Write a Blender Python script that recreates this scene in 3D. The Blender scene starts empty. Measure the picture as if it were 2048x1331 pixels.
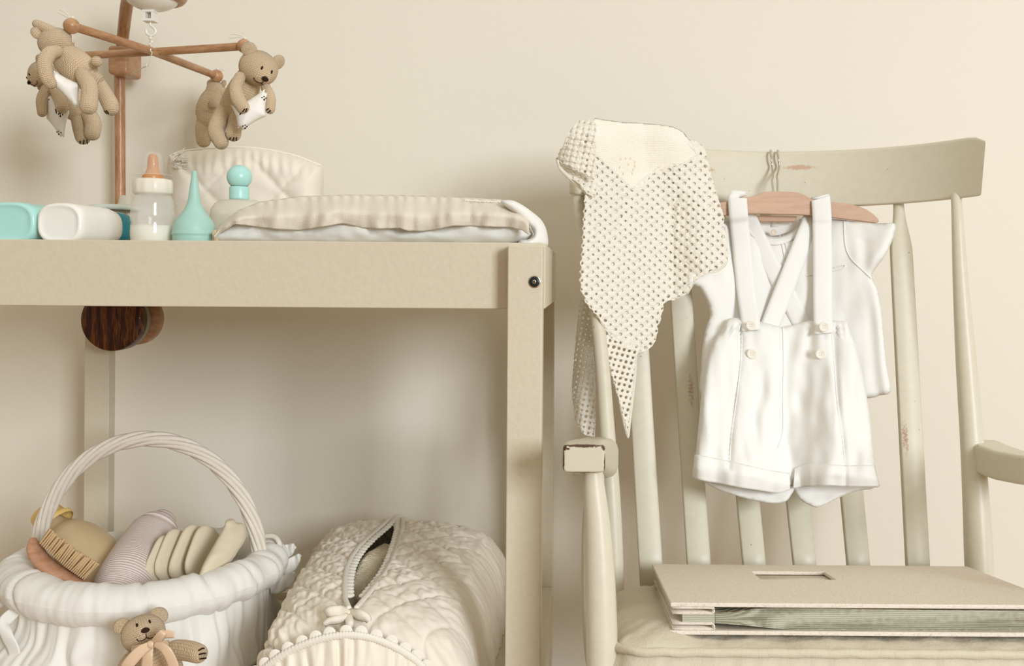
import bpy, bmesh, math, random
from mathutils import Vector, Matrix, noise, geometry
random.seed(7)
scene = bpy.context.scene
COL = scene.collection
PI = math.pi

# ---------------------------------------------------------------- camera model
F, PX, PY, CZ = 2068.0, 1167.0, 557.0, 0.83
ROLL = math.radians(0.4)
CR, SR = math.cos(ROLL), math.sin(ROLL)

def P(px, py, d):
    """world point seen at photo pixel (px, py) at distance d from the camera plane"""
    u, v = px - PX, PY - py
    return Vector(((u * CR - v * SR) * d / F, d, CZ + (u * SR + v * CR) * d / F))

cam_d = bpy.data.cameras.new('camera')
cam = bpy.data.objects.new('camera', cam_d)
COL.objects.link(cam)
cam.matrix_world = Matrix(((CR, -SR, 0, 0), (0, 0, -1, 0), (SR, CR, 0, CZ), (0, 0, 0, 1)))
cam_d.sensor_width = 36
cam_d.lens = F / 2048 * 36
cam_d.shift_x = (1024 - PX) / 2048
cam_d.shift_y = (PY - 665.5) / 2048
cam_d.clip_start = 0.05
scene.camera = cam

# ---------------------------------------------------------------- node helpers
def lin(c):
    return tuple((x / 255 / 12.92) if x / 255 <= .04045 else ((x / 255 + .055) / 1.055) ** 2.4 for x in c)

class NT:
    def __init__(s, name):
        s.m = bpy.data.materials.new(name)
        s.m.use_nodes = True
        s.n = s.m.node_tree.nodes
        s.l = s.m.node_tree.links
        s.n.clear()
        s.out = s.n.new('ShaderNodeOutputMaterial')
    def new(s, t, **kw):
        x = s.n.new(t)
        for k, v in kw.items():
            setattr(x, k, v)
        return x
    def link(s, a, b):
        s.l.new(a, b)
    def math(s, op, a, b=None):
        x = s.new('ShaderNodeMath', operation=op)
        for i, v in enumerate((a, b)):
            if v is None: continue
            if isinstance(v, (int, float)): x.inputs[i].default_value = v
            else: s.link(v, x.inputs[i])
        return x.outputs[0]
    def coord(s, kind='pos', scale=(1, 1, 1)):
        if kind == 'uv': o = s.new('ShaderNodeTexCoord').outputs['UV']
        elif kind == 'obj': o = s.new('ShaderNodeTexCoord').outputs['Object']
        else: o = s.new('ShaderNodeNewGeometry').outputs['Position']
        mp = s.new('ShaderNodeMapping')
        mp.inputs['Scale'].default_value = scale
        s.link(o, mp.inputs['Vector'])
        return mp.outputs[0]
    def noise(s, vec, scale=5, detail=4, rough=.55):
        x = s.new('ShaderNodeTexNoise')
        x.inputs['Scale'].default_value = scale
        x.inputs['Detail'].default_value = detail
        x.inputs['Roughness'].default_value = rough
        s.link(vec, x.inputs['Vector'])
        return x.outputs[0]
    def ramp(s, fac, stops):
        r = s.new('ShaderNodeValToRGB')
        e = r.color_ramp.elements
        while len(e) < len(stops): e.new(.5)
        for i, (p, c) in enumerate(stops):
            e[i].position = p
            e[i].color = (*c, 1) if len(c) == 3 else c
        s.link(fac, r.inputs[0])
        return r.outputs[0]
    def mix(s, fac, a, b):
        x = s.new('ShaderNodeMix', data_type='RGBA')
        for sock, v in ((x.inputs[0], fac), (x.inputs[6], a), (x.inputs[7], b)):
            if isinstance(v, (int, float)): sock.default_value = v
            elif isinstance(v, tuple): sock.default_value = (*v[:3], 1)
            else: s.link(v, sock)
        return x.outputs[2]
    def bump(s, h, strength=.3, dist=.001, prev=None):
        b = s.new('ShaderNodeBump')
        b.inputs['Strength'].default_value = strength
        b.inputs['Distance'].default_value = dist
        s.link(h, b.inputs['Height'])
        if prev is not None: s.link(prev, b.inputs['Normal'])
        return b.outputs[0]
    def surf(s, col, rough=.7, nrm=None, spec=.3, transl=0, clear=0, metal=0, trans=0, ior=1.45, coat=0, sheen=0):
        p = s.new('ShaderNodeBsdfPrincipled')
        if isinstance(col, tuple): p.inputs['Base Color'].default_value = (*col[:3], 1)
        else: s.link(col, p.inputs['Base Color'])
        p.inputs['Roughness'].default_value = rough
        p.inputs['Specular IOR Level'].default_value = spec
        p.inputs['Metallic'].default_value = metal
        p.inputs['Transmission Weight'].default_value = trans
        p.inputs['IOR'].default_value = ior
        p.inputs['Coat Weight'].default_value = coat
        p.inputs['Sheen Weight'].default_value = sheen
        if nrm is not None: s.link(nrm, p.inputs['Normal'])
        o = p.outputs[0]
        if transl:
            t = s.new('ShaderNodeBsdfTranslucent')
            if isinstance(col, tuple): t.inputs[0].default_value = (*col[:3], 1)
            else: s.link(col, t.inputs[0])
            if nrm is not None: s.link(nrm, t.inputs['Normal'])
            mx = s.new('ShaderNodeMixShader'); mx.inputs[0].default_value = transl
            s.link(o, mx.inputs[1]); s.link(t.outputs[0], mx.inputs[2]); o = mx.outputs[0]
        if clear:
            t = s.new('ShaderNodeBsdfTransparent')
            mx = s.new('ShaderNodeMixShader'); mx.inputs[0].default_value = clear
            s.link(o, mx.inputs[1]); s.link(t.outputs[0], mx.inputs[2]); o = mx.outputs[0]
        s.link(o, s.out.inputs[0])
        return s.m

def m_plain(name, c, rough=.5, spec=.4, nscale=60, nstr=.08, ndist=.001, **kw):
    t = NT(name)
    n = t.noise(t.coord('pos'), nscale, 3)
    col = t.mix(t.ramp(n, [(.3, (0, 0, 0)), (.7, (1, 1, 1))]), lin(c), tuple(x * .955 for x in lin(c)))
    return t.surf(col, rough, t.bump(n, nstr, ndist), spec, **kw)

def m_fabric(name, c, weave=900, wstr=.25, soft=.12, transl=.12, var=.05, rough=.9):
    """woven cloth: two crossed thread waves, slub noise"""
    t = NT(name)
    pos = t.coord('pos')
    a = t.noise(t.coord('pos', (weave, weave * .3, weave * .12)), 1, 2)
    b = t.noise(t.coord('pos', (weave * .1, weave * .3, weave)), 1, 2)
    th = t.math('ADD', a, b)
    n = t.noise(pos, 55, 3)
    nb = t.bump(n, soft, .004)
    nb = t.bump(th, wstr, .0006, nb)
    col = t.mix(t.ramp(th, [(.35, (0, 0, 0)), (.65, (1, 1, 1))]), tuple(x * (1 - var * 1.6) for x in lin(c)), lin(c))
    return t.surf(col, rough, nb, .1, transl=transl, sheen=.15)

def m_knit(name, c, w=.0034, h=.0026, strength=.9, var=.25):
    t = NT(name)
    sep = t.new('ShaderNodeSeparateXYZ')
    t.link(t.new('ShaderNodeTexCoord').outputs['UV'], sep.inputs[0])
    u = t.math('DIVIDE', sep.outputs[0], w)
    v = t.math('DIVIDE', sep.outputs[1], h)
    tri = t.math('PINGPONG', u, .5)
    ph = t.math('ADD', v, t.math('MULTIPLY', tri, 1.3))
    s1 = t.math('SINE', t.math('MULTIPLY', ph, 2 * PI))
    col1 = t.math('SINE', t.math('MULTIPLY', tri, 2 * PI))
    hh = t.math('ADD', t.math('MULTIPLY', s1, .5), t.math('MULTIPLY', col1, .7))
    nz = t.noise(t.coord('pos'), 900, 2)
    nb = t.bump(hh, strength, .0009)
    nb = t.bump(nz, .3, .0006, nb)
    f = t.ramp(t.math('ADD', t.math('MULTIPLY', hh, .4), .5), [(.2, (0, 0, 0)), (.7, (1, 1, 1))])
    cc = t.mix(f, tuple(x * (1 - var) for x in lin(c)), lin(c))  # shade in the gaps between stitches is painted into the yarn colour
    return t.surf(cc, .95, nb, .05, sheen=.25)

def m_wood(name, a, b, scale=(220, 220, 9), coord='uv', rough=.35, spec=.4, coat=.1, bands=None):
    t = NT(name)
    n = t.noise(t.coord(coord, scale), 1, 5, .6)
    n2 = t.noise(t.coord(coord, tuple(x * 4 for x in scale)), 1, 2)
    f = t.math('ADD', t.math('MULTIPLY', n, .8), t.math('MULTIPLY', n2, .2))
    col = t.ramp(f, bands or [(.34, lin(a)), (.66, lin(b))])
    return t.surf(col, rough, t.bump(f, .12, .0006), spec, coat=coat)

def m_paint(name, c, rough=.45, scuffs=(), specks=True, bump=.1, scuffcol=(146, 112, 86), speckth=.2, grain=90):
    """old painted wood; scuffs = places (centre, radii) where the paint is worn"""
    t = NT(name)
    pos = t.coord('pos')
    n = t.noise(pos, grain, 4)
    col = t.mix(t.ramp(n, [(.3, (0, 0, 0)), (.7, (1, 1, 1))]), lin(c), tuple(x * .95 for x in lin(c)))
    if specks:
        v = t.new('ShaderNodeTexVoronoi'); v.inputs['Scale'].default_value = 95
        t.link(pos, v.inputs['Vector'])
        big = t.noise(pos, 37, 2)
        m = t.math('MULTIPLY', t.math('LESS_THAN', v.outputs['Distance'], .085), t.math('GREATER_THAN', big, 1 - .36 - speckth * .1))
        col = t.mix(m, col, lin((150, 134, 108)))
    for (ce, ra, thr) in scuffs:
        sb = t.new('ShaderNodeVectorMath', operation='SUBTRACT'); t.link(pos, sb.inputs[0]); sb.inputs[1].default_value = ce
        dv = t.new('ShaderNodeVectorMath', operation='DIVIDE'); t.link(sb.outputs[0], dv.inputs[0]); dv.inputs[1].default_value = ra
        ln = t.new('ShaderNodeVectorMath', operation='LENGTH'); t.link(dv.outputs[0], ln.inputs[0])
        inside = t.math('SUBTRACT', 1.0, ln.outputs['Value'])
        nn = t.noise(t.coord('pos', (1, 1, 1)), 330, 4, .7)
        k = t.math('ADD', inside, t.math('SUBTRACT', nn, .5))
        mk = t.ramp(k, [(thr, (0, 0, 0)), (thr + .25, (1, 1, 1))])
        col = t.mix(mk, col, lin(scuffcol))
    return t.surf(col, rough, t.bump(n, bump, .0012), .4)

# ---------------------------------------------------------------- object helpers
ORG = {}
def tag(o, label, cat, group=None, kind=None):
    o['label'] = label; o['category'] = cat
    if group: o['group'] = group
    if kind: o['kind'] = kind
    return o

def thing(name, label, cat, loc, group=None):
    o = bpy.data.objects.new(name, None)
    COL.objects.link(o)
    o.location = loc; o.empty_display_size = .03
    ORG[o.name] = Vector(loc)
    return tag(o, label, cat, group)

def obj(name, vf, mat, parent=None, smooth=True, sub=0, solid=0, bevel=0, uv=None, origin=None, label=None, soff=0):
    verts, faces = vf[0], vf[1]
    if len(vf) > 2: uv = vf[2]
    if parent is not None: org = ORG[parent.name]
    elif origin is not None: org = Vector(origin)
    else:
        xs = [v[0] for v in verts]; ys = [v[1] for v in verts]; zs = [v[2] for v in verts]
        org = Vector(((min(xs) + max(xs)) / 2, (min(ys) + max(ys)) / 2, min(zs)))
    me = bpy.data.meshes.new(name)
    me.from_pydata([tuple(Vector(v) - org) for v in verts], [], faces)
    if uv is not None:
        ul = me.uv_layers.new(name='UVMap')
        if len(uv) not in (len(me.loops), len(me.vertices)): uv = [(0, 0)] * len(me.vertices)
        if len(uv) == len(me.loops):
            for i in range(len(me.loops)): ul.data[i].uv = uv[i]
        else:
            for i, lp in enumerate(me.loops): ul.data[i].uv = uv[lp.vertex_index]
    me.materials.append(mat)
    if smooth:
        me.polygons.foreach_set('use_smooth', [True] * len(me.polygons))
    me.validate()
    bm = bmesh.new(); bm.from_mesh(me)
    bmesh.ops.recalc_face_normals(bm, faces=bm.faces)
    bm.to_mesh(me); bm.free()
    me.update()
    o = bpy.data.objects.new(name, me)
    COL.objects.link(o)
    if parent is not None: o.parent = parent
    else: o.location = org
    ORG[o.name] = org
    if bevel:
        b = o.modifiers.new('bevel', 'BEVEL'); b.width = bevel; b.segments = 3; b.limit_method = 'ANGLE'; b.angle_limit = math.radians(40)
        me.polygons.foreach_set('use_smooth', [True] * len(me.polygons))
        o.modifiers.new('wn', 'WEIGHTED_NORMAL')
    if solid:
        s = o.modifiers.new('solid', 'SOLIDIFY'); s.thickness = solid; s.offset = soff
    if sub:
        s = o.modifiers.new('sub', 'SUBSURF'); s.levels = sub; s.render_levels = sub
    if label: o['label'] = label
    return o

def join(*parts):
    V, Fc, U = [], [], []
    hasuv = all(len(p) > 2 for p in parts)
    for p in parts:
        k = len(V)
        V += list(p[0]); Fc += [tuple(i + k for i in f) for f in p[1]]
        if hasuv: U += list(p[2])
    return (V, Fc, U) if hasuv else (V, Fc)

def xf(vf, M):
    return (([M @ Vector(v) for v in vf[0]],) + tuple(vf[1:]))

def box(x0, x1, y0, y1, z0, z1):
    v = [(x, y, z) for z in (z0, z1) for y in (y0, y1) for x in (x0, x1)]
    f = [(0, 2, 3, 1), (4, 5, 7, 6), (0, 1, 5, 4), (2, 6, 7, 3), (0, 4, 6, 2), (1, 3, 7, 5)]
    return [Vector(p) for p in v], f

def spline(pts, n, closed=False):
    """catmull-rom through tuples of any length, n samples per segment"""
    pts = [tuple(p) for p in pts]
    m = len(pts); out = []
    segs = m if closed else m - 1
    for i in range(segs):
        p1, p2 = pts[i], pts[(i + 1) % m]
        p0 = pts[i - 1] if (closed or i > 0) else tuple(2 * a - b for a, b in zip(p1, p2))
        p3 = pts[(i + 2) % m] if (closed or i + 2 < m) else tuple(2 * b - a for a, b in zip(p1, p2))
        for k in range(n):
            t = k / n
            out.append(tuple(.5 * (2 * b + (c - a) * t + (2 * a - 5 * b + 4 * c - d) * t * t + (3 * b - a - 3 * c + d) * t ** 3)
                             for a, b, c, d in zip(p0, p1, p2, p3)))
    if not closed: out.append(pts[-1])
    return out

def lerp(a, b, t): return a + (b - a) * t
def interp(tab, x):
    if x <= tab[0][0]: return tab[0][1]
    for (a, b), (c, d) in zip(tab, tab[1:]):
        if x <= c: return lerp(b, d, (x - a) / (c - a) if c > a else 0)
    return tab[-1][1]
def smooth(t):
    t = max(0, min(1, t)); return t * t * (3 - 2 * t)

def tube(pts, rad, n=14, caps='round', closed=False, flat=None):
    """swept tube; rad number or list of r or (ra, rb); flat = fixed reference axis for ra"""
    pts = [Vector(p) for p in pts]
    m = len(pts)
    if isinstance(rad, (int, float)): rad = [rad] * m
    rad = [r if isinstance(r, tuple) else (r, r) for r in rad]
    T = []
    for i in range(m):
        a = pts[(i - 1) % m] if (closed or i > 0) else pts[i]
        b = pts[(i + 1) % m] if (closed or i < m - 1) else pts[i]
        T.append((b - a).normalized())
    N = []
    ref = Vector(flat) if flat else (Vector((0, 0, 1)) if abs(T[0].z) < .9 else Vector((1, 0, 0)))
    nn = (ref - T[0] * ref.dot(T[0])).normalized()
    for i in range(m):
        if flat: nn = (ref - T[i] * ref.dot(T[i])).normalized()
        else: nn = (nn - T[i] * nn.dot(T[i])).normalized()
        N.append(nn)
    rings = []
    for i in range(m):
        rings.append((pts[i], N[i], T[i].cross(N[i]), rad[i]))
    if caps == 'round' and not closed:
        k = 5
        def cap(i, sgn):
            p, a, b, r = rings[i]; res = []
            rr = min(r)
            for j in range(1, k + 1):
                ang = j / k * PI / 2 * .985
                c = math.cos(ang); s = math.sin(ang)
                res.append((p + T[i] * sgn * rr * s, a, b, (r[0] * c, r[1] * c)))
            return res
        rings = list(reversed(cap(0, -1))) + rings + cap(m - 1, 1)
    V, U, Fc = [], [], []
    L = 0
    mean = sum(sum(r[3]) / 2 for r in rings) / len(rings)
    for i, (p, a, b, r) in enumerate(rings):
        if i: L += (p - rings[i - 1][0]).length
        for j in range(n + (0)):
            th = 2 * PI * j / n
            V.append(p + a * math.cos(th) * r[0] + b * math.sin(th) * r[1])
    Ls = [0]
    for i in range(1, len(rings)):
        Ls.append(Ls[-1] + max((rings[i][0] - rings[i - 1][0]).length, abs(rings[i][3][0] - rings[i - 1][3][0])))
    R = len(rings)
    uvl = []
    for i in range(R if closed else R - 1):
        i2 = (i + 1) % R
        for j in range(n):
            j2 = (j + 1) % n
            Fc.append((i * n + j, i * n + j2, i2 * n + j2, i2 * n + j))
            u0, u1 = 2 * PI * mean * j / n, 2 * PI * mean * (j + 1) / n
            va, vb = Ls[i], Ls[i2] if i2 else Ls[i] + .002
            uvl += [(u0, va), (u1, va), (u1, vb), (u0, vb)]
    if not closed and caps:
        Fc.append(tuple(reversed(range(n)))); uvl += [(0, 0)] * n
        Fc.append(tuple((R - 1) * n + j for j in range(n))); uvl += [(0, 0)] * n
    return V, Fc, LoopUV(uvl)

class LoopUV(list): pass

def tubeP(pts, n=16, seg=6, caps='round', flat=None, **kw):
    """tube through (px, py, d, r_px) points"""
    sp = spline(pts, seg)
    return tube([P(a, b, c) for a, b, c, r in sp], [max(r, .3) * c / F for a, b, c, r in sp], n, caps, flat=flat)

def lineP(pts, r, seg=6, n=8, closed=False):
    sp = spline(pts, seg, closed)
    return tube([P(*p) for p in sp], r, n, closed=closed)

def lathe(prof, n=32, M=Matrix(), seg=0):
    """revolve (r, z) about local z"""
    if seg: prof = spline(prof, seg)
    V, Fc, U = [], [], []
    L = 0
    for i, (r, z) in enumerate(prof):
        if i: L += math.hypot(r - prof[i - 1][0], z - prof[i - 1][1])
        for j in range(n):
            th = 2 * PI * j / n
            V.append(M @ Vector((max(r, 1e-5) * math.cos(th), max(r, 1e-5) * math.sin(th), z)))
            U.append((j / n, L))
    for i in range(len(prof) - 1):
        for j in range(n):
            j2 = (j + 1) % n
            Fc.append((i * n + j, i * n + j2, (i + 1) * n + j2, (i + 1) * n + j))
    return V, Fc, U

def ell(c, rx, ry, rz, R=None, nu=24, nv=16, fn=None):
    """ellipsoid about c with axes given by the columns of R; fn(dir) scales the radius"""
    R = R or Matrix.Identity(3)
    V, Fc, U = [], [], []
    for i in range(nv + 1):
        ph = PI * i / nv
        for j in range(nu + 1):
            th = 2 * PI * j / nu
            d = Vector((math.sin(ph) * math.cos(th), math.sin(ph) * math.sin(th), math.cos(ph)))
            k = fn(d) if fn else 1
            V.append(Vector(c) + R @ Vector((d.x * rx * k, d.y * ry * k, d.z * rz * k)))
            U.append((th * (rx + ry) / 2, ph * rz))
    for i in range(nv):
        for j in range(nu):
            a = i * (nu + 1) + j
            Fc.append((a, a + nu + 1, a + nu + 2, a + 1))
    return V, Fc, U

def grid(fn, nu, nv, closed_u=False):
    """surface fn(u, v) -> point, u and v in 0..1"""
    V, Fc, U = [], [], []
    for j in range(nv + 1):
        for i in range(nu + (0 if closed_u else 1)):
            V.append(Vector(fn(i / nu, j / nv))); U.append((i / nu, j / nv))
    w = nu + (0 if closed_u else 1)
    for j in range(nv):
        for i in range(nu):
            i2 = (i + 1) % w if closed_u else i + 1
            Fc.append((j * w + i, j * w + i2, (j + 1) * w + i2, (j + 1) * w + i))
    return V, Fc, U

def inpoly(x, y, poly):
    c = False; j = len(poly) - 1
    for i in range(len(poly)):
        xi, yi = poly[i][0], poly[i][1]; xj, yj = poly[j][0], poly[j][1]
        if (yi > y) != (yj > y) and x < (xj - xi) * (y - yi) / (yj - yi) + xi: c = not c
        j = i
    return c
def dpoly(x, y, poly):
    best = 1e9; j = len(poly) - 1
    for i in range(len(poly)):
        ax, ay = poly[j][0], poly[j][1]; bx, by = poly[i][0], poly[i][1]
        dx, dy = bx - ax, by - ay; L = dx * dx + dy * dy
        t = max(0, min(1, ((x - ax) * dx + (y - ay) * dy) / L)) if L else 0
        q = (x - ax - dx * t) ** 2 + (y - ay - dy * t) ** 2
        if q < best: best = q
        j = i
    return math.sqrt(best)
def resample(poly, h):
    out = []
    m = len(poly)
    for i in range(m):
        a, b = poly[i], poly[(i + 1) % m]
        L = math.hypot(b[0] - a[0], b[1] - a[1]); k = max(1, int(round(L / h)))
        for j in range(k): out.append((lerp(a[0], b[0], j / k), lerp(a[1], b[1], j / k)))
    return out

def puff(outline, D, T, R=20, h=6, back=None, fold=None, edge=0.0):
    """closed puffed cloth piece over a pixel outline: D(px,py) = middle depth, T thickness of each half (m),
    R px over which it rounds off, fold(px,py,q) depth added on the front"""
    b = resample(outline, h)
    nb = len(b)
    xs = [p[0] for p in b]; ys = [p[1] for p in b]
    pts = [Vector(p) for p in b]
    y = min(ys) + h * .5; row = 0
    while y < max(ys):
        x = min(xs) + (h / 2 if row % 2 else 0)
        while x < max(xs):
            if inpoly(x, y, b) and dpoly(x, y, b) > h * .55: pts.append(Vector((x, y)))
            x += h
        y += h * .87; row += 1
    ed = [(i, (i + 1) % nb) for i in range(nb)]
    vv, ee, ff, ov, _, _ = geometry.delaunay_2d_cdt(pts, ed, [], 1, 1e-4)
    nV = len(vv); V = []; ef = set()
    q = []
    for v in vv:
        dd = dpoly(v.x, v.y, b)
        q.append(0 if dd < 1e-3 else math.sqrt(max(0, 1 - (1 - min(dd / R, 1)) ** 2)))
    bk = T if back is None else back
    for v, k in zip(vv, q):
        fo = fold(v.x, v.y, k) if fold else 0
        V.append(P(v.x, v.y, D(v.x, v.y) - T * k + fo * k))
    Fc = [tuple(f) for f in ff]
    # orientation: front faces should look to -Y
    out = []
    for f in Fc:
        n = (V[f[1]] - V[f[0]]).cross(V[f[2]] - V[f[0]])
        out.append(f if n.y < 0 else tuple(reversed(f)))
    bi = {}
    for i, (v, k) in enumerate(zip(vv, q)):
        if k == 0: bi[i] = i
        else:
            bi[i] = len(V); V.append(P(v.x, v.y, D(v.x, v.y) + bk * k + edge))
    res = out + [tuple(reversed([bi[i] for i in f])) for f in out]
    U = [(v.x, v.z) for v in V]
    return V, res, U

def extrude_outline(outline, D, th):
    """flat board with the pixel outline, front at D, thickness th (use with bevel)"""
    n = len(outline)
    V = [P(x, y, D(x, y)) for x, y in outline]
    V += [v + Vector((0, th, 0)) for v in V]
    Fc = [tuple(range(n)), tuple(reversed(range(n, 2 * n)))]
    nrm = Vector((0, 0, 0))
    for i in range(n): nrm += V[i].cross(V[(i + 1) % n])
    if nrm.y > 0: Fc = [tuple(reversed(f)) for f in Fc]
    for i in range(n):
        j = (i + 1) % n
        f = (i, i + n, j + n, j)
        Fc.append(f if nrm.y <= 0 else tuple(reversed(f)))
    return V, Fc

def strip(pts, w, seg=8, nw=4, cup=0.0, wave=None):
    """ribbon through (px, py, d[, width_px]) seen face on"""
    pts = [tuple(p) if len(p) == 4 else tuple(p) + (w,) for p in pts]
    sp = spline(pts, seg); m = len(sp)
    V, Fc, U = [], [], []
    for i, (x, y, d, ww) in enumerate(sp):
        a = sp[max(0, i - 1)]; b = sp[min(m - 1, i + 1)]
        tx, ty = b[0] - a[0], b[1] - a[1]; L = math.hypot(tx, ty) or 1
        nx, ny = -ty / L, tx / L
        for j in range(nw + 1):
            k = j / nw * 2 - 1
            dd = d + cup * k * k + (wave(i / m, k) if wave else 0)
            V.append(P(x + nx * ww / 2 * k, y + ny * ww / 2 * k, dd)); U.append((k, i / m))
    for i in range(m - 1):
        for j in range(nw):
            a = i * (nw + 1) + j
            Fc.append((a, a + 1, a + nw + 2, a + nw + 1))
    return V, Fc, U

def nz(x, y=0, z=0): return noise.noise(Vector((x, y, z)))
def quilt(s, t, L, w=.11):
    a = (s + t) / L; b = (s - t) / L
    fa = abs(a - round(a)); fb = abs(b - round(b))
    return 1 - math.exp(-min(fa, fb) / w)

# ---------------------------------------------------------------- materials
M = {}
def wallmat():
    t = NT('wall_paint')
    pos = t.coord('pos')
    n = t.noise(pos, 130, 4); n2 = t.noise(pos, 24, 3)
    big = t.noise(pos, 1.3, 2)
    col = t.mix(t.ramp(big, [(.3, (0, 0, 0)), (.7, (1, 1, 1))]), lin((233, 226, 209)), lin((229, 222, 206)))
    nb = t.bump(n, .18, .0012); nb = t.bump(n2, .12, .003, nb)
    return t.surf(col, .6, nb, .25)
M['wall'] = wallmat()
M['floor'] = m_wood('floor_boards', (150, 118, 84), (182, 148, 108), (3, 30, 3), 'pos', .5)
M['table'] = m_paint('taupe_table_paint', (210, 199, 176), .5, bump=.35, specks=False, grain=170)
M['beech'] = m_wood('beech_wood', (150, 106, 72), (192, 148, 108), (150, 22, 1))
M['beechball'] = m_wood('beech_ball', (164, 120, 84), (192, 148, 110), (60, 60, 160), 'pos')
M['walnut'] = m_wood('dark_walnut', (38, 14, 4), (112, 58, 22), (120, 12, 12), 'pos', .4,
                     bands=[(.36, lin((34, 10, 4))), (.5, lin((74, 34, 12))), (.58, lin((128, 76, 30))), (.66, lin((50, 18, 6)))])
M['hangerwood'] = m_wood('hanger_wood', (186, 152, 126), (206, 172, 146), (7, 40, 60), 'pos', .5)
M['knit'] = m_knit('beige_knit', (224, 197, 160), .0029, .0023, .9, .2)
M['thread'] = m_plain('dark_thread', (52, 36, 26), .8, .1)
M['cord'] = m_plain('white_cord', (232, 226, 208), .8, .1)
M['pillow'] = m_fabric('pillow_cotton', (246, 242, 234), transl=.05)
M['whiteplastic'] = m_plain('white_plastic', (240, 237, 228), .35, .5)
M['creamplastic'] = m_plain('milky_plastic', (240, 234, 218), .35, .5, clear=.12)
M['mint'] = m_plain('mint_plastic', (176, 224, 215), .28, .5)
M['mintrubber'] = m_plain('mint_rubber', (166, 204, 192), .42, .4)
M['teal'] = m_plain('teal_plastic', (52, 140, 154), .4, .4)
M['mintlid'] = m_plain('pale_mint', (224, 230, 218), .4, .4, clear=.1)
M['clear'] = m_plain('clear_plastic', (238, 236, 226), .08, .7, nstr=.05, clear=.62)
M['dome'] = m_plain('clear_dome', (240, 238, 230), .06, .7, nstr=.02, clear=.84)
M['frost'] = m_plain('frosted_plastic', (228, 222, 204), .4, .4, clear=.35)
M['milk'] = m_plain('milk', (244, 240, 224), .4, .4)
M['silicone'] = m_plain('amber_silicone', (222, 160, 100), .3, .5, clear=.1, transl=.2)
M['amberlotion'] = m_plain('amber_lotion', (222, 196, 152), .25, .5, transl=.15)
M['yellowcap'] = m_plain('yellow_cap', (236, 200, 122), .35, .5)
M['greyrubber'] = m_plain('grey_rubber', (150, 146, 132), .5, .4)
M['metal'] = m_plain('brushed_steel', (196, 190, 176), .25, .5, metal=1)
M['black'] = m_plain('black_plastic', (26, 26, 24), .3, .5)
M['linen'] = m_fabric('natural_linen', (228, 218, 201), weave=1100, wstr=.7, var=.2, transl=.1)
M['white'] = m_fabric('white_cotton', (240, 237, 230), transl=.08)
M['shirt'] = m_fabric('white_linen_cloth', (240, 238, 233), transl=.07, var=.04)
M['quilt'] = m_fabric('quilted_white', (240, 231, 215), soft=.25, transl=.05)
M['trim'] = m_fabric('white_trim', (245, 239, 226), weave=1500, transl=.1)
M['basketcloth'] = m_fabric('basket_cloth', (240, 237, 229), transl=.05)
M['wicker'] = m_plain('white_wicker', (228, 219, 204), .55, .35, nscale=200, nstr=.3)
M['crochet'] = m_plain('cream_wool', (250, 244, 229), .95, .05, nscale=700, nstr=.9, ndist=.0014, transl=.12)
M['fleece'] = m_plain('cream_fleece', (236, 226, 200), .95, .05, nscale=260, nstr=1, ndist=.004)
M['pad'] = m_fabric('beige_pad_cloth', (222, 209, 182), transl=0)
M['satin'] = m_plain('peach_satin', (224, 194, 162), .32, .6, nscale=40)
M['cushion'] = m_fabric('beige_cushion_linen', (208, 198, 176), weave=1000, wstr=.6, soft=.5, var=.14, transl=0)
def albummat():
    t = NT('album_cloth')
    a = t.noise(t.coord('pos', (900, 300, 900)), 1, 3); b = t.noise(t.coord('pos', (250, 1300, 300)), 1, 3)
    th = t.math('ADD', a, b)
    col = t.mix(t.ramp(th, [(.6, (0, 0, 0)), (1.2, (1, 1, 1))]), lin((196, 181, 162)), lin((229, 218, 203)))
    return t.surf(col, .85, t.bump(th, .5, .0008), .1)
M['album'] = albummat()
def pagemat():
    t = NT('album_pages')
    w = t.new('ShaderNodeTexWave', wave_type='BANDS', bands_direction='Z')
    w.inputs['Scale'].default_value = 190; w.inputs['Distortion'].default_value = 2.0; w.inputs['Detail'].default_value = 2
    t.link(t.coord('obj', (1, 0, 1)), w.inputs['Vector'])
    col = t.mix(w.outputs[0], lin((170, 166, 144)), lin((204, 201, 182)))
    return t.surf(col, .7, t.bump(w.outputs[0], .6, .001), .2)
M['pages'] = pagemat()
def towelmat():
    t = NT('striped_towel')
    sep = t.new('ShaderNodeSeparateXYZ')
    t.link(t.new('ShaderNodeTexCoord').outputs['UV'], sep.inputs[0])
    s = t.math('SINE', t.math('MULTIPLY', sep.outputs[1], 2 * PI / .0028))
    col = t.mix(t.ramp(t.math('ADD', t.math('MULTIPLY', s, .5), .5), [(.35, (0, 0, 0)), (.75, (1, 1, 1))]), lin((206, 184, 174)), lin((238, 228, 222)))
    return t.surf(col, .9, t.bump(s, .4, .0006), .1)
M['towel'] = towelmat()
M['brushwood'] = m_wood('brush_wood', (178, 130, 100), (200, 154, 122), (60, 60, 200), 'pos', .4)
M['bristle'] = m_plain('tan_bristle', (206, 176, 134), .7, .2)
M['gasket'] = m_plain('ivory_inlay', (226, 210, 190), .4, .4)
# ================================================================ the room
WALL = 1.68
wv = grid(lambda u, v: (lerp(-3.2, 3.0, u), WALL, lerp(0, 2.6, v)), 2, 2)
o = obj('wall_back', join(wv, box(-3.2, 3.0, WALL + .002, WALL + .1, 0, 2.6)), M['wall'], smooth=False); o['kind'] = 'structure'
o = obj('floor', box(-3.2, 3.6, -3.8, WALL, -.05, 0), M['floor'], smooth=False); o['kind'] = 'structure'
bb = box(-3.2, 3.0, WALL - .014, WALL - .001, 0, .09)
o = obj('baseboard_back', bb, M['table'], smooth=False); o['kind'] = 'structure'

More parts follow.
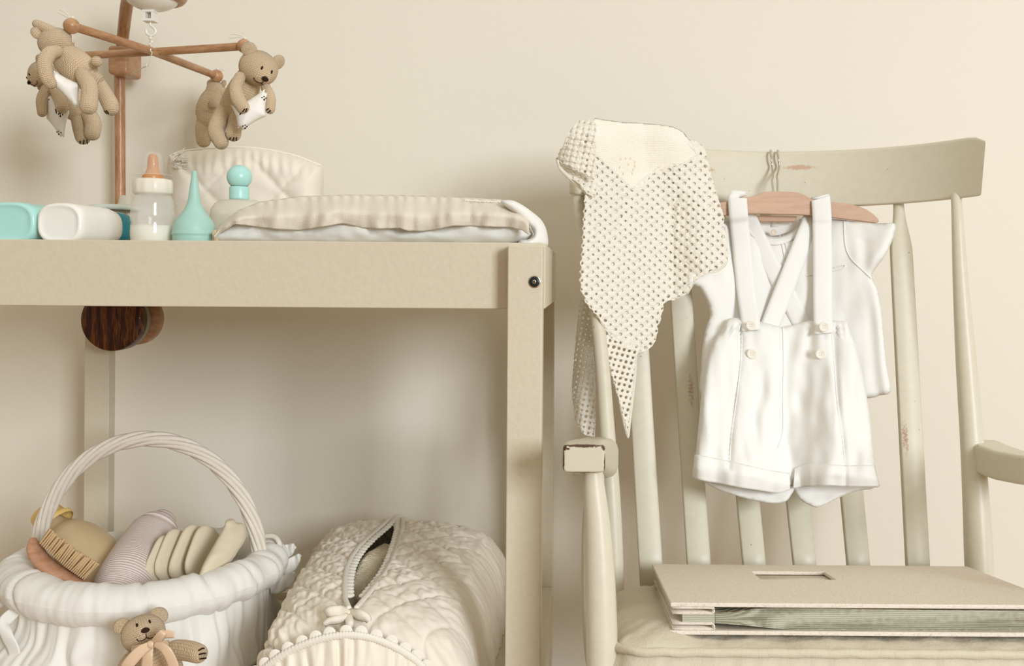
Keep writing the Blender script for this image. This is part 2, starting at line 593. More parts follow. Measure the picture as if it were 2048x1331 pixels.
# ================================================================ changing table
TD0, TD1 = 1.105, 1.592
XR = -.0438; XL = -.757; TOP = .8688; SURF = .866; SHELF = .34
tb = thing('changing_table', 'taupe painted wooden changing table with a deep front rail and open shelf below', 'table', (-.4, 1.34, 0))
LW = .0374
obj('leg', box(XR - LW, XR, TD0, TD0 + .04, 0, TOP - .0035), M['table'], tb, bevel=.0015)
obj('leg', box(XL, XL + LW, TD0, TD0 + .04, 0, TOP - .0035), M['table'], tb, bevel=.0015)
obj('leg', box(XR - LW, XR, 1.57, TD1, 0, TOP - .0035), M['table'], tb, bevel=.0015)
obj('leg', box(XL, XL + LW, 1.57, TD1, 0, TOP - .0035), M['table'], tb, bevel=.0015)
obj('front_rail', box(XL + .001, XR - .001, 1.131, 1.153, TOP - .0725, TOP), M['table'], tb, bevel=.0012)
obj('back_rail', box(XL + LW + .0005, XR - LW - .0005, 1.572, TD1, TOP - .0725, TOP), M['table'], tb, bevel=.0012)
obj('side_rail', box(XR - .018, XR + .0015, TD0 + .0405, 1.569, TOP - .0725, TOP - .0005), M['table'], tb, bevel=.0012)
obj('side_rail', box(XL - .0015, XL + .018, TD0 + .0405, 1.569, TOP - .0725, TOP - .0005), M['table'], tb, bevel=.0012)
obj('tabletop', box(XL + .0185, XR - .0185, 1.1535, 1.5715, SURF - .012, SURF), M['table'], tb)
obj('shelf_board', box(XL + .001, XR - .001, 1.151, 1.569, SHELF - .016, SHELF), M['table'], tb)
for x0 in (XR - .018, XL):
    obj('shelf_rail', box(x0, x0 + .018, TD0 + .0405, 1.569, SHELF - .05, .362), M['table'], tb, bevel=.0012)
obj('shelf_rail', box(XL + LW, XR - LW, 1.131, 1.15, SHELF - .05, SHELF), M['table'], tb, bevel=.0012)
obj('shelf_rail', box(XL + LW, XR - LW, 1.5725, TD1, SHELF - .05, SHELF + .01), M['table'], tb, bevel=.0012)
# bolt in the right front leg
bc = P(1069, 563, TD0)
MB = Matrix.Translation(bc) @ Matrix.Rotation(PI / 2, 4, 'X')
px = TD0 / F
w = obj('bolt', lathe([(0, .0006), (6 * px, .0006), (12.2 * px, .0006), (13 * px, .0002), (13 * px, -.003), (11 * px, -.004)], 32, MB), M['metal'], tb, label='steel bolt with black washer in the right front leg')
obj('washer', lathe([(4 * px, .003), (6 * px, .0032), (9.4 * px, .003), (10.6 * px, .002), (10.8 * px, 0)], 32, MB), M['black'], w, label='black rubber washer')
sc = lathe([(0, .0036), (2.2 * px, .0036), (4.2 * px, .0032), (4.6 * px, .002)], 20, MB)
obj('screw_head', sc, M['metal'], w, label='shiny cross screw head')
c1 = xf(box(-3 * px, 3 * px, -.6 * px, .6 * px, .0034, .0040), MB); c2 = xf(box(-.6 * px, .6 * px, -3 * px, 3 * px, .0034, .0040), MB)
obj('screw_slot', join(c1, c2), M['black'], w)

# ================================================================ mobile stand and its bars
ms = thing('mobile_stand', 'beech wooden mobile stand clamped behind the changing table', 'mobile stand', (P(241, 640, 1.625).x, 1.625, P(241, 700, 1.625).z))
pole = [(247, -60, 1.52, 11.5), (253, 20, 1.56, 11.5), (247, 95, 1.6, 11)]
obj('pole', tubeP([(240, 690, 1.625, 9.5), (240.5, 420, 1.625, 10), (240, 250, 1.625, 10), (239, 128, 1.625, 10.5)], 20, 6), M['beech'], ms)
obj('arm', tubeP([(241, 118, 1.618, 10.5), (247, 62, 1.60, 11.5), (254, 8, 1.56, 12.3), (266, -40, 1.5, 13), (288, -62, 1.43, 13), (304, -58, 1.40, 13)], 20, 6), M['beech'], ms)
b0 = P(219, 92, 1.6); b1 = P(260, 150, 1.6)
obj('joint_block', box(b0.x, b1.x, 1.592, 1.645, b1.z, b0.z), M['beechball'], ms, bevel=.006)
b0 = P(214, 96, 1.63); b1 = P(252, 147, 1.63)
obj('joint_plate', box(b0.x, b1.x - .004, 1.646, 1.664, b1.z, b0.z), M['beechball'], ms, bevel=.006)
kc = P(222, 640, 1.505)
KM = Matrix.Translation(kc) @ Matrix.Rotation(PI / 2, 4, 'X')
R = 62 * 1.505 / F
obj('clamp_knob', lathe([(0, .001), (R * .8, .001), (R * .97, 0), (R, -.003), (R, -.018), (R * .97, -.021), (0, -.021)], 56, KM), M['walnut'], ms, label='dark striped walnut clamp disc')
obj('rubber_pad', lathe([(0, -.0212), (R * .96, -.0212), (R * .99, -.023), (R * .99, -.031), (R * .96, -.033), (0, -.033)], 56, KM), M['greyrubber'], ms, label='grey rubber ring behind the disc')
obj('clamp_plate', lathe([(0, -.046), (R * .84, -.046), (R * .88, -.048), (R * .88, -.06), (0, -.060)], 56, Matrix.Translation(P(240, 639, 1.525) - P(222, 640, 1.525)) @ KM), M['beechball'], ms)
obj('clamp_screw', tube([kc + Vector((.009, .03, .0)), kc + Vector((.013, .125, 0))], .005, 10), M['metal'], ms)
# motor bowl above the bars
mc = P(304, 22, 1.40); q = 1.40 / F
MM = Matrix.Translation(mc)
mt = obj('motor_housing', lathe([(49 * q, 19 * q), (54 * q, 18 * q), (62 * q, 22 * q), (68 * q, 34 * q), (70 * q, 55 * q), (62 * q, 70 * q), (0, 74 * q)], 48, MM, 4), M['beechball'], ms)
obj('motor_dome', lathe([(0, 0), (14 * q, 1 * q), (28 * q, 4.8 * q), (40 * q, 11 * q), (48 * q, 18 * q), (50 * q, 26 * q)], 48, MM, 4), M['whiteplastic'], mt, label='white plastic dome under the housing')
a = P(290, 21, 1.4); b = P(311, 44, 1.4)
g5 = 5 * q
fr = join(box(a.x, a.x + g5, 1.393, 1.407, b.z + g5, a.z - g5), box(b.x - g5, b.x, 1.393, 1.407, b.z + g5, a.z - g5), box(a.x - .0006, b.x + .0006, 1.3925, 1.4075, a.z - g5, a.z), box(a.x - .0006, b.x + .0006, 1.3925, 1.4075, b.z, b.z + g5))
hk = obj('hook', join(lineP([(301, 42, 1.4), (301, 50, 1.4), (309, 57, 1.4), (311, 65, 1.4), (303, 71, 1.4), (294, 67, 1.4), (292, 59, 1.4)], 2.6 * q), ), M['whiteplastic'], ms, label='white plastic hook')
obj('swivel_clip', fr, M['whiteplastic'], hk, smooth=False)
obj('swivel_pin', tubeP([(300, 28, 1.4, 3), (300, 40, 1.4, 4)], 10), M['metal'], hk)

mb = thing('mobile_bars', 'crossed beech mobile bars hanging from the white hook above the table', 'mobile', P(303, 103, 1.4))
r0 = 8.6 * 1.3 / F
obj('bar', tube([P(150, 54, 1.263), P(303, 102, 1.392), P(428, 150, 1.565)], r0, 16), M['beech'], mb)
obj('bar', tube([P(480, 93, 1.370), P(303, 104, 1.408), P(112, 114, 1.434)], r0, 16), M['beech'], mb)
balls = [(143, 52, 1.255, 15.8), (433, 152, 1.57, 12.8), (488, 92, 1.366, 14), (103, 114, 1.436, 13)]
loops = [[(143, 38, 1.255), (128, 30, 1.255), (116, 24, 1.255), (118, 19, 1.255), (128, 22, 1.255), (143, 37, 1.255)],
         [(436, 140, 1.57), (446, 141, 1.57), (448, 139, 1.57), (440, 137, 1.57), (434, 139, 1.57)],
         [(490, 79, 1.366), (478, 74, 1.366), (462, 76, 1.366), (459, 70, 1.366), (470, 68, 1.366), (484, 72, 1.366), (492, 78, 1.366)],
         [(103, 102, 1.436), (96, 96, 1.436), (98, 92, 1.436), (104, 100, 1.436)]]
for (x, y, d, r), lp in zip(balls, loops):
    rr = r * d / F
    bo = obj('end_ball', ell(P(x, y, d), rr, rr, rr), M['beechball'], mb)
    obj('cord_loop', join(lineP(lp, .0007), ell(P(x + 2, y - r - 1, d), .0022, .0022, .0018)), M['cord'], bo, label='white cord loop on top of the ball')
cd = [(302, 70, 1.4), (300, 80, 1.399), (302, 90, 1.396), (301, 100, 1.381)]
kn = [ell(P(x, y, 1.398), .0022, .0022, .0026, None, 10, 8) for x, y in ((301, 76), (303, 84), (300, 89))]
obj('cord', join(lineP(cd, .0011), *kn, lineP([(301, 102, 1.381), (304, 106, 1.383), (302, 112, 1.385), (298, 128, 1.39), (291, 133, 1.395), (280, 138, 1.41), (268, 145, 1.44), (261, 150, 1.47)], .0007),
    ell(P(293, 131, 1.393), .002, .002, .0022, None, 10, 8)), M['cord'], mb, label='knotted white cord')

# ================================================================ knitted bears
def frame(fwd, up):
    f = Vector(fwd).normalized(); u = Vector(up)
    r = f.cross(u).normalized(); u = r.cross(f).normalized()
    return r, f, u

def bear_head(par, c, R, fwd, up, ears=((-1, 1), (1, 1)), face=True, squash=(1.02, .98, .92)):
    r, f, u = frame(fwd, up)
    RM = Matrix((r, f, u)).transposed()
    mz = Vector((0, .93, -.37)).normalized()
    def fn(d):
        a = d.angle(mz)
        return 1 + .26 * math.exp(-(a / .42) ** 2) - .05 * math.exp(-((d.angle(Vector((0, .8, .6)))) / .4) ** 2)
    hd = obj('head', ell(c, R * squash[0], R * squash[1], R * squash[2], RM, 36, 26, fn), M['knit'], par)
    def sp(x, z, lift=0):
        d = Vector((x, math.sqrt(max(0, 1 - x * x - z * z)), z)); k = fn(d) + lift
        return Vector(c) + RM @ Vector((d.x * R * squash[0] * k, d.y * R * squash[1] * k, d.z * R * squash[2] * k))
    for s, k in ears:
        e = Vector((s * .80, .02, .66))
        ec = Vector(c) + RM @ Vector((e.x * R * 1.08, e.y * R, e.z * R * 1.06))
        er, ef, eu = frame(f + r * s * .25, u * .7 + r * s * .75)
        EM = Matrix((er, ef, eu)).transposed()
        def cup(d): return 1 - .35 * max(0, d.y) * (1 - abs(d.z))
        obj('ear', ell(ec, R * .40 * k, R * .2, R * .40 * k, EM, 22, 16, cup), M['knit'], hd)
    if face:
        nc = sp(0, -.30, .02)
        def tri(d): return 1 - .35 * max(0, -d.z)
        obj('nose', ell(nc, R * .2, R * .1, R * .16, RM, 14, 10, tri), M['thread'], hd, label='dark stitched nose')
        for s in (-1, 1):
            obj('eye', ell(sp(s * .27, .12, .0), R * .055, R * .05, R * .12, RM, 10, 8), M['thread'], hd, label='dark stitched eye')
        mo = [sp(0, -.42, .01), sp(0, -.55, .01)]
        m1 = [Vector(p) for p in spline([tuple(sp(0, -.55, .01)), tuple(sp(.14, -.62, .01)), tuple(sp(.32, -.58, .01)), tuple(sp(.37, -.5, .01))], 4)]
        m2 = [Vector(p) for p in spline([tuple(sp(0, -.55, .01)), tuple(sp(-.14, -.62, .01)), tuple(sp(-.32, -.58, .01)), tuple(sp(-.37, -.5, .01))], 4)]
        obj('mouth', join(tube(mo, R * .022, 6), tube(m1, R * .022, 6), tube(m2, R * .022, 6)), M['thread'], hd, label='dark stitched smile')
    return hd

def claws(par, lst, d):
    for seg in lst:
        obj('claw_stitch', lineP([(x, y, d) for x, y in seg], .0008, 3, 6), M['thread'], par, label='dark claw stitch')

def bear(label, base, torso, head, limbs, tail=None, pillow=None, group='knitted bears on the mobile', seam=None):
    b = thing('knitted_bear', label, 'toy bear', base, group)
    t = obj('torso', tubeP(torso, 28, 5), M['knit'], b)
    hx, hy, hd_, hr, fwd, up = head[:6]
    bear_head(b, P(hx, hy, hd_), hr * hd_ / F, fwd, up, *head[6:])
    for nm, pts, cl in limbs:
        l = obj(nm, tubeP(pts, 20, 5), M['knit'], b)
        if cl: claws(l, cl[0], cl[1])
    if tail:
        x, y, d, r = tail; r = r * d / F
        obj('tail', ell(P(x, y, d), r, r, r), M['knit'], b)
    if pillow:
        out, d, tilt, T, paws = pillow
        cx = sum(p[0] for p in out) / len(out); cy = sum(p[1] for p in out) / len(out)
        Dp = lambda x, y: d + tilt[0] * (x - cx) + tilt[1] * (y - cy)
        ctr = []
        m = len(out)
        for i in range(m):
            a, c2 = out[i], out[(i + 1) % m]
            ctr.append(a)
            for k in (.25, .5, .75):
                pxx, pyy = lerp(a[0], c2[0], k), lerp(a[1], c2[1], k)
                w_ = .10 * math.sin(PI * k)
                ctr.append((lerp(pxx, cx, w_), lerp(pyy, cy, w_)))
        pl = obj('pillow', puff(ctr, Dp, T, 26, 3.2), M['pillow'], b, label='small white cotton pillow')
        for (x, y) in paws:
            s = 2.0
            q2 = Dp(x, y) - T * .55
            def dot(xx, yy, r): return ell(P(xx, yy, Dp(xx, yy) - T * math.sqrt(max(0.02, 1 - (1 - min(dpoly(xx, yy, ctr) / 26, 1)) ** 2)) - .0002), r * q2 / F, .0007, r * q2 / F, None, 8, 6)
            obj('paw_print', join(dot(x, y, 2.2), dot(x - 4, y - 4, 1.5), dot(x, y - 6, 1.5), dot(x + 4, y - 3, 1.5)), M['thread'], pl, label='dark printed paw mark')
    return b

# front left bear, seen from behind
bear('knitted beige bear under the left ball, its back to us, one ear stretched up', P(150, 200, 1.262),
     [(122, 104, 1.262, 24), (140, 122, 1.262, 32), (160, 140, 1.262, 33), (176, 155, 1.264, 28), (186, 160, 1.265, 20)],
     (112, 86, 1.258, 33, (-.62, .75, -.22), (-.25, -.05, .9), ((-1, 1.0), )),
     [('arm', [(113, 102, 1.235, 12), (98, 108, 1.222, 14), (89, 128, 1.214, 14), (93, 152, 1.212, 13.5), (101, 166, 1.214, 12)], None),
      ('leg', [(166, 150, 1.245, 15), (178, 172, 1.235, 16), (179, 195, 1.228, 16), (177, 212, 1.224, 17)], None),
      ('leg', [(192, 160, 1.272, 14), (206, 182, 1.266, 15), (219, 206, 1.260, 16), (222, 216, 1.258, 15)], ([[(209, 222), (213, 227)], [(213, 221), (217, 227)]], 1.249))],
     (193, 123, 1.245, 11),
     ([(98, 152), (108, 141), (160, 168), (160, 219), (150, 214), (94, 158)], 1.232, (.0004, 0), .010, ()))
obj('ear', tubeP([(102, 62, 1.25, 11), (86, 54, 1.25, 10), (74, 48, 1.25, 9)], 16, 4), M['knit'], bpy.data.objects['knitted_bear'])
# rear left bear, facing left, half hidden
bear('knitted beige bear half hidden behind another, looking left over a white pillow', P(130, 240, 1.42),
     [(98, 170, 1.43, 22), (114, 186, 1.43, 28), (140, 205, 1.43, 30), (160, 222, 1.43, 26)],
     (84, 148, 1.42, 28, (-.55, -.72, -.42), (-.35, .1, .93)),
     [('arm', [(92, 178, 1.412, 10), (84, 200, 1.405, 11), (84, 225, 1.40, 9)], None),
      ('arm', [(112, 180, 1.40, 12), (120, 198, 1.388, 12.5), (124, 215, 1.375, 12)], ([[(111, 219), (113, 226)], [(118, 222), (120, 228)]], 1.372)),
      ('leg', [(156, 222, 1.43, 15), (160, 250, 1.42, 15), (166, 274, 1.41, 15)], ([[(161, 280), (160, 287)], [(168, 280), (167, 288)], [(174, 280), (175, 287)]], 1.4025)),
      ('leg', [(176, 225, 1.425, 15), (186, 246, 1.412, 16), (185, 266, 1.402, 15)], None)],
     None,
     ([(90, 184), (100, 190), (138, 216), (140, 222), (128, 276), (122, 276), (92, 236), (88, 228)], 1.402, (-.0006, 0), .012, ((94, 202), (121, 232), (118, 268))))
# right bear, facing us
bear('knitted beige bear under the right ball facing us with a white pillow', P(480, 200, 1.366),
     [(497, 160, 1.366, 26), (488, 178, 1.368, 30), (474, 204, 1.374, 30), (462, 226, 1.38, 26)],
     (517, 136, 1.35, 38, (.62, -.70, -.36), (.26, .05, .93)),
     [('arm', [(480, 154, 1.334, 11), (472, 176, 1.326, 13), (476, 198, 1.318, 14), (487, 216, 1.312, 13)], ([[(482, 226), (480, 229)], [(489, 218), (486, 223)], [(494, 217), (492, 223)]], 1.3035)),
      ('arm', [(532, 176, 1.345, 10), (540, 195, 1.335, 11), (540, 218, 1.33, 10)], ([[(533, 220), (537, 217)], [(536, 225), (541, 221)]], 1.323)),
      ('leg', [(454, 218, 1.372, 16), (440, 240, 1.366, 17), (433, 262, 1.36, 17), (442, 284, 1.354, 15)], None),
      ('leg', [(474, 222, 1.372, 14), (470, 246, 1.364, 14), (467, 268, 1.354, 15)], ([[(462, 274), (459, 279)], [(468, 275), (466, 281)], [(473, 275), (473, 281)]], 1.3465))],
     None,
     ([(462, 210), (471, 214), (530, 178), (536, 184), (533, 232), (484, 262), (476, 256)], 1.322, (.0001, 0), .012, ((528, 199), (490, 256))))
# far bear, from behind
bear('smaller looking knitted bear hanging furthest back, seen from behind', P(418, 240, 1.57),
     [(428, 186, 1.572, 17), (421, 203, 1.572, 22), (417, 222, 1.574, 24), (416, 234, 1.574, 22)],
     (432, 180, 1.576, 19, (.35, .93, -.1), (.1, 0, 1), ((-1, 1.05), (1, 1.05))),
     [('leg', [(408, 236, 1.574, 13), (405, 258, 1.572, 14), (407, 281, 1.57, 14)], None),
      ('leg', [(428, 236, 1.58, 12), (432, 258, 1.578, 13), (434, 276, 1.576, 13)], None),
      ('arm', [(436, 196, 1.58, 9), (444, 212, 1.585, 9.5), (448, 228, 1.588, 9)], None),
      ('arm', [(412, 196, 1.585, 9), (402, 212, 1.592, 9), (400, 226, 1.598, 9)], None)],
     (427, 208, 1.553, 9))
for (x, y, d), (x2, y2, d2) in (((144, 66, 1.256), (146, 84, 1.258)), ((433, 163, 1.57), (434, 178, 1.574)), ((489, 104, 1.366), (492, 118, 1.36)), ((103, 126, 1.436), (100, 140, 1.43))):
    bn = {144: 'knitted_bear', 433: 'knitted_bear.003', 489: 'knitted_bear.002', 103: 'knitted_bear.001'}[x]
    obj('hanging_cord', lineP([(x, y, d), ((x + x2) / 2, (y + y2) / 2, (d + d2) / 2), (x2, y2, d2)], .0009), M['cord'], bpy.data.objects[bn], label='white hanging cord')

# ================================================================ things on the table top
def onT(px, d, dz=0):
    v = P(px, 470, d); return Vector((v.x, d, SURF + dz))
def zT(py, d, px=300): return P(px, py, d).z - SURF
# feeding bottle
d = 1.20; q = d / F
bo = thing('feeding_bottle', 'clear baby bottle with amber teat and a little milk inside', 'baby bottle', onT(305, d))
BM = Matrix.Translation(ORG[bo.name])
z = lambda py: zT(py, d)
obj('body', lathe([(0, .0006), (36 * q, .0006), (41 * q, .003), (42 * q, z(468)), (41.5 * q, z(452)), (40 * q, z(446)), (42 * q, z(438)), (42 * q, z(426)), (40 * q, z(418)), (41 * q, z(410)), (38 * q, z(398)), (33 * q, z(388)), (31.5 * q, z(382)), (31.5 * q, z(374))], 40, BM), M['clear'], bo)
obj('milk', lathe([(0, .0012), (35 * q, .0012), (39.6 * q, .004), (40.6 * q, z(468)), (40.3 * q, z(451)), (0, z(450))], 40, BM), M['milk'], bo, label='white milk in the bottle')
def cog(prof):
    v, f, u = lathe(prof, 48, Matrix())
    out = []
    for p in v:
        a = math.atan2(p.y, p.x); r = math.hypot(p.x, p.y)
        k = 1 + (.02 * math.cos(a * 12) if r > 34 * q else 0)
        out.append(BM @ Vector((p.x * k, p.y * k, p.z)))
    return out, f, u
obj('collar', cog([(31 * q, z(389)), (36 * q, z(388)), (37.5 * q, z(384)), (37.5 * q, z(364)), (35 * q, z(359)), (24 * q, z(357)), (20 * q, z(357))]), M['creamplastic'], bo, label='milky white screw collar')
obj('teat', lathe([(20 * q, z(359)), (20 * q, z(353)), (19 * q, z(351)), (16 * q, z(348)), (12 * q, z(340)), (10.5 * q, z(332)), (10 * q, z(322)), (9 * q, z(313)), (6 * q, z(308.5)), (0, z(307))], 28, BM, 3), M['silicone'], bo, label='amber silicone teat')
obj('cap', lathe([(44 * q, z(352)), (42 * q, z(350)), (24 * q, z(350)), (21 * q, z(348)), (19 * q, z(330)), (18 * q, z(312)), (14 * q, z(305)), (0, z(302))], 32, BM), M['dome'], bo, label='clear dome cap with wide flange')
# bulb syringe
d = 1.19; q = d / F; z = lambda py: zT(py, d)
sy = thing('bulb_syringe', 'mint green rubber bulb syringe with a long thin nozzle', 'bulb syringe', onT(388, d))
SM = Matrix.Translation(ORG[sy.name])
obj('bulb', lathe([(0, 0), (38 * q, 0), (40 * q, .001), (40.5 * q, z(473)), (40.5 * q, z(470)), (42 * q, z(468.5)), (42.3 * q, z(466)), (41 * q, z(464)), (40.5 * q, z(458)), (39 * q, z(449)), (34 * q, z(438)), (26 * q, z(428)), (19 * q, z(418)), (14 * q, z(407)), (11.5 * q, z(396)), (10.5 * q, z(388))], 44, SM), M['mintrubber'], sy)
obj('nozzle', lathe([(10.6 * q, z(389)), (9.2 * q, z(376)), (6.4 * q, z(355)), (4.6 * q, z(343)), (3.8 * q, z(341)), (2.2 * q, z(340.5)), (0, z(342))], 28, SM), M['mintrubber'], sy)
# frosted bottle with mint ball cap
d = 1.31; q = d / F; z = lambda py: zT(py, d, 480)
fb = thing('oil_bottle', 'frosted bottle with round mint ball cap standing behind the changing pad', 'bottle', onT(478, d))
FM = Matrix.Translation(ORG[fb.name])
flat = FM @ Matrix.Diagonal((1, .62, 1, 1))
obj('body', lathe([(0, .0005), (52 * q, .0005), (57 * q, .004), (58 * q, z(470)), (58 * q, z(432)), (56 * q, z(418)), (48 * q, z(406)), (34 * q, z(400)), (16 * q, z(398)), (15 * q, z(394))], 44, flat), M['frost'], fb)
obj('oil', lathe([(0, .0012), (50 * q, .0012), (55 * q, .005), (56 * q, z(470)), (56 * q, z(430)), (0, z(429))], 44, flat), M['milk'], fb, label='pale liquid in the bottle')
cp = obj('cap', lathe([(16 * q, z(399)), (19 * q, z(398.5)), (19.3 * q, z(396)), (19.3 * q, z(375)), (18.5 * q, z(373.5))], 36, FM), M['mint'], fb, label='mint green cap')
r = 24.5 * q
obj('ball', ell(FM @ Vector((0, 0, z(354))), r, r, r, None, 36, 24), M['mint'], cp)
# jar behind
d = 1.36; q = d / F; z = lambda py: zT(py, d, 220)
jr = thing('cream_jar', 'small jar with flat white lid behind the lying bottle', 'jar', onT(228, d))
JM = Matrix.Translation(ORG[jr.name])
obj('body', lathe([(0, .0004), (40 * q, .0004), (43 * q, .002), (43 * q, z(422)), (40 * q, z(420))], 40, JM), M['metal'], jr, label='shiny metal jar body')
obj('lid', lathe([(43 * q, z(421)), (48.5 * q, z(420.5)), (49 * q, z(417)), (48 * q, z(412)), (44 * q, z(410.5)), (0, z(410))], 40, JM), M['mintlid'], jr, label='pale greenish white lid')
cpj = lathe([(17 * q, 0), (16 * q, .001), (12 * q, .012), (10 * q, .0125), (0, .0125)], 28, Matrix.Translation(JM @ Vector((24 * q, .0, z(410) + .0003))))
tag(obj('plastic_cap', cpj, M['frost']), 'small clear plastic cap resting on the jar lid', 'cap')

def lying(name, label, px, d, hw, hh, axis, stations, parts):
    """oval bottle on its side: stations (s along axis, scale), parts (name, s0, s1, material)"""
    c0 = onT(px, d, hh)
    t = thing(name, label, 'bottle', Vector((c0.x, c0.y, SURF)))
    ax = Vector((axis[0], axis[1], 0)).normalized(); sd = Vector((ax.y, -ax.x, 0)); up = Vector((0, 0, 1))
    for nm, prof, m, lb in parts:
        V, Fc, U = [], [], []
        n = 40
        for s, k, kz in prof:
            for j in range(n):
                th = 2 * PI * j / n; c, s_ = math.cos(th), math.sin(th); e = .72
                V.append(c0 + ax * s + sd * hw * k * math.copysign(abs(c) ** e, c) + up * (hh * kz * math.copysign(abs(s_) ** e, s_) - (hh - hh * 1.0) * 0))
                U.append((j / n, s))
        for i in range(len(prof) - 1):
            for j in range(n):
                j2 = (j + 1) % n
                Fc.append((i * n + j, i * n + j2, (i + 1) * n + j2, (i + 1) * n + j))
        Fc.append(tuple(range(n))); Fc.append(tuple((len(prof) - 1) * n + j for j in range(n)))
        obj(nm, (V, Fc, U), m, t, label=lb)
    return t
bodyprof = [(.0016, .05, .05), (.0016, .62, .62), (.0014, .76, .74), (.0005, .80, .80), (0, .86, .86), (.0018, .94, .94), (.005, .99, .99), (.012, 1, 1), (.06, 1, 1), (.078, .96, .97), (.092, .84, .88), (.1005, .70, .80), (.1025, .66, .78)]
capprof = [(.1028, .64, .77), (.1035, .70, .82), (.126, .68, .80), (.129, .64, .76), (.1295, .05, .05)]
lying('lotion_bottle', 'white lotion bottle lying on its side with a teal cap', 117, 1.19, .0285, .0238, (.10, 1), None,
      [('body', bodyprof, M['whiteplastic'], None), ('cap', capprof, M['teal'], 'teal ribbed cap')])
lying('shampoo_bottle', 'mint green bottle lying on its side at the left end of the tabletop', 14, 1.2, .034, .0245, (.06, 1), None,
      [('body', [(a, b, c) for a, b, c in bodyprof], M['mint'], None), ('cap', capprof, M['mintlid'], 'pale mint cap')])

# quilted wash bag standing at the wall
pout = spline([(336, 318), (345, 308), (375, 300), (420, 296), (480, 293), (530, 297), (585, 309), (630, 325), (645, 336), (648, 365), (645, 400), (641, 440), (636, 486), (600, 497), (480, 498), (380, 496), (340, 486), (333, 440), (333, 380)], 4, True)
def wfold(x, y, k):
    top = max(0, 1 - abs(y - lerp(303, 312, abs(x - 480) / 150)) / 46)
    return -.0085 * quilt(x - 335, (y - 300) * .95, 150, .07) + .005 * top * math.sin(x * .33 + 2.2 * nz(x * .02, y * .02)) + .003 * nz(x * .03, y * .03, 3) - .002
wb = thing('wash_bag', 'white quilted wash bag standing against the wall behind the bottles', 'wash bag', onT(480, 1.53))
obj('bag_body', puff(pout, lambda x, y: 1.53, .05, 46, 5, fold=wfold), M['quilt'], wb)
pt = [(x - 0, y, 1.53 - .012) for x, y in ((340, 312), (360, 303), (400, 298), (470, 294), (530, 298), (590, 311), (640, 330))]
obj('seam_piping', lineP(pt, .0016, 6), M['trim'], wb)
random.seed(3)
fz = []
for i in range(34):
    x, y = 350 + random.uniform(-8, 12), 318 + random.uniform(-8, 22)
    a = random.uniform(-.9, .3); L = random.uniform(8, 22)
    fz.append(lineP([(x, y, 1.487), (x + L * .5 * math.cos(a) + random.uniform(-2, 2), y + L * .5 * math.sin(a) - 3, 1.476), (x + L * math.cos(a), y + L * math.sin(a) - 2, 1.478)], .0006, 3, 5))
obj('loose_threads', join(*fz), M['trim'], wb, label='frayed white threads at the zip end')

# ================================================================ changing pad
cpd = thing('changing_pad', 'changing pad with a ruffled natural linen cover on the tabletop', 'changing pad', onT(760, 1.34))
padtop = [(425, 470), (440, 450), (478, 421), (520, 404), (600, 393), (700, 390), (800, 391), (900, 394), (1000, 399), (1040, 409), (1070, 432), (1090, 462)]
def padsec(s):
    px_ = lerp(434, 1064, s)
    h = P(px_, interp(padtop, px_) + 13, 1.19).z - SURF
    return px_, max(.012, h)
V, Fc, U = [], [], []
NS, NC = 60, 36
for i in range(NS + 1):
    x_, h = padsec(i / NS)
    tt_ = min(1, min(i, NS - i) / 5); e = .12 + .88 * math.sqrt(1 - (1 - tt_) ** 2); hc = h; h = h * e
    for j in range(NC):
        th = 2 * PI * j / NC; c, s_ = math.cos(th), math.sin(th)
        yy = 1.345 + math.copysign(abs(c) ** .35, c) * .178 * (.93 + .07 * e)
        zz = SURF + hc / 2 + math.copysign(abs(s_) ** .5, s_) * h / 2
        xw = P(x_, 440, 1.19).x
        pk = .007 * nz(x_ * .035, th * 3) * (1 if yy < 1.25 else 0)
        if zz > SURF + h * .6 and yy > 1.25: zz -= .018 * min(1, (yy - 1.25) / .06)
        V.append(Vector((xw, yy + pk, zz)))
for i in range(NS):
    for j in range(NC):
        j2 = (j + 1) % NC
        Fc.append((i * NC + j, i * NC + j2, (i + 1) * NC + j2, (i + 1) * NC + j))
Fc.append(tuple(range(NC))); Fc.append(tuple(NS * NC + j for j in range(NC)))
obj('mattress', (V, Fc), M['white'], cpd, label='white padded mattress')
hem = [(430, 479), (436, 470), (455, 456), (470, 448), (490, 449), (520, 454), (560, 458), (600, 460), (640, 454), (685, 446), (700, 449), (725, 455), (760, 457), (800, 456), (815, 461), (845, 462), (870, 459), (905, 451), (935, 451), (985, 453), (1020, 454), (1045, 460), (1056, 468)]
hs = spline(hem, 4); ts_ = spline(padtop[:10] + [(1062, 425)], 6)
def along(sp, u):
    k = u * (len(sp) - 1); i = min(int(k), len(sp) - 2); t = k - i
    return lerp(sp[i][0], sp[i + 1][0], t), lerp(sp[i][1], sp[i + 1][1], t)
def flap(u, v):
    x = lerp(428, 1058, u)
    yt = interp(padtop[:10] + [(1066, 430)], x); yb = interp(hem, x)
    v2 = v
    y = lerp(yt, yb, v2)
    fs = math.sin(x * .062 + 1.8 * math.sin(x * .013) + .5 * v); wv_ = .0055 * fs * abs(fs) + .005 * nz(x * .018, 2.0) + .003 * nz(x * .055, v * 2)
    # gathers: ridges running down from the seam, sharpening just under it
    g = .0026 * math.sin(x * .29 + 3 * nz(x * .02)) * math.exp(-v * 3.2)
    d_ = lerp(1.195, 1.158, smooth(min(1, v * 1.6))) - .004 * math.sin(PI * v) + wv_ * (.35 + v) + g
    if abs(v) < 1e-6: d_ += .004
    return P(x, y, d_)
obj('linen_valance', grid(flap, 200, 22), M['linen'], cpd, solid=.0012, label='natural linen ruffle along the front')
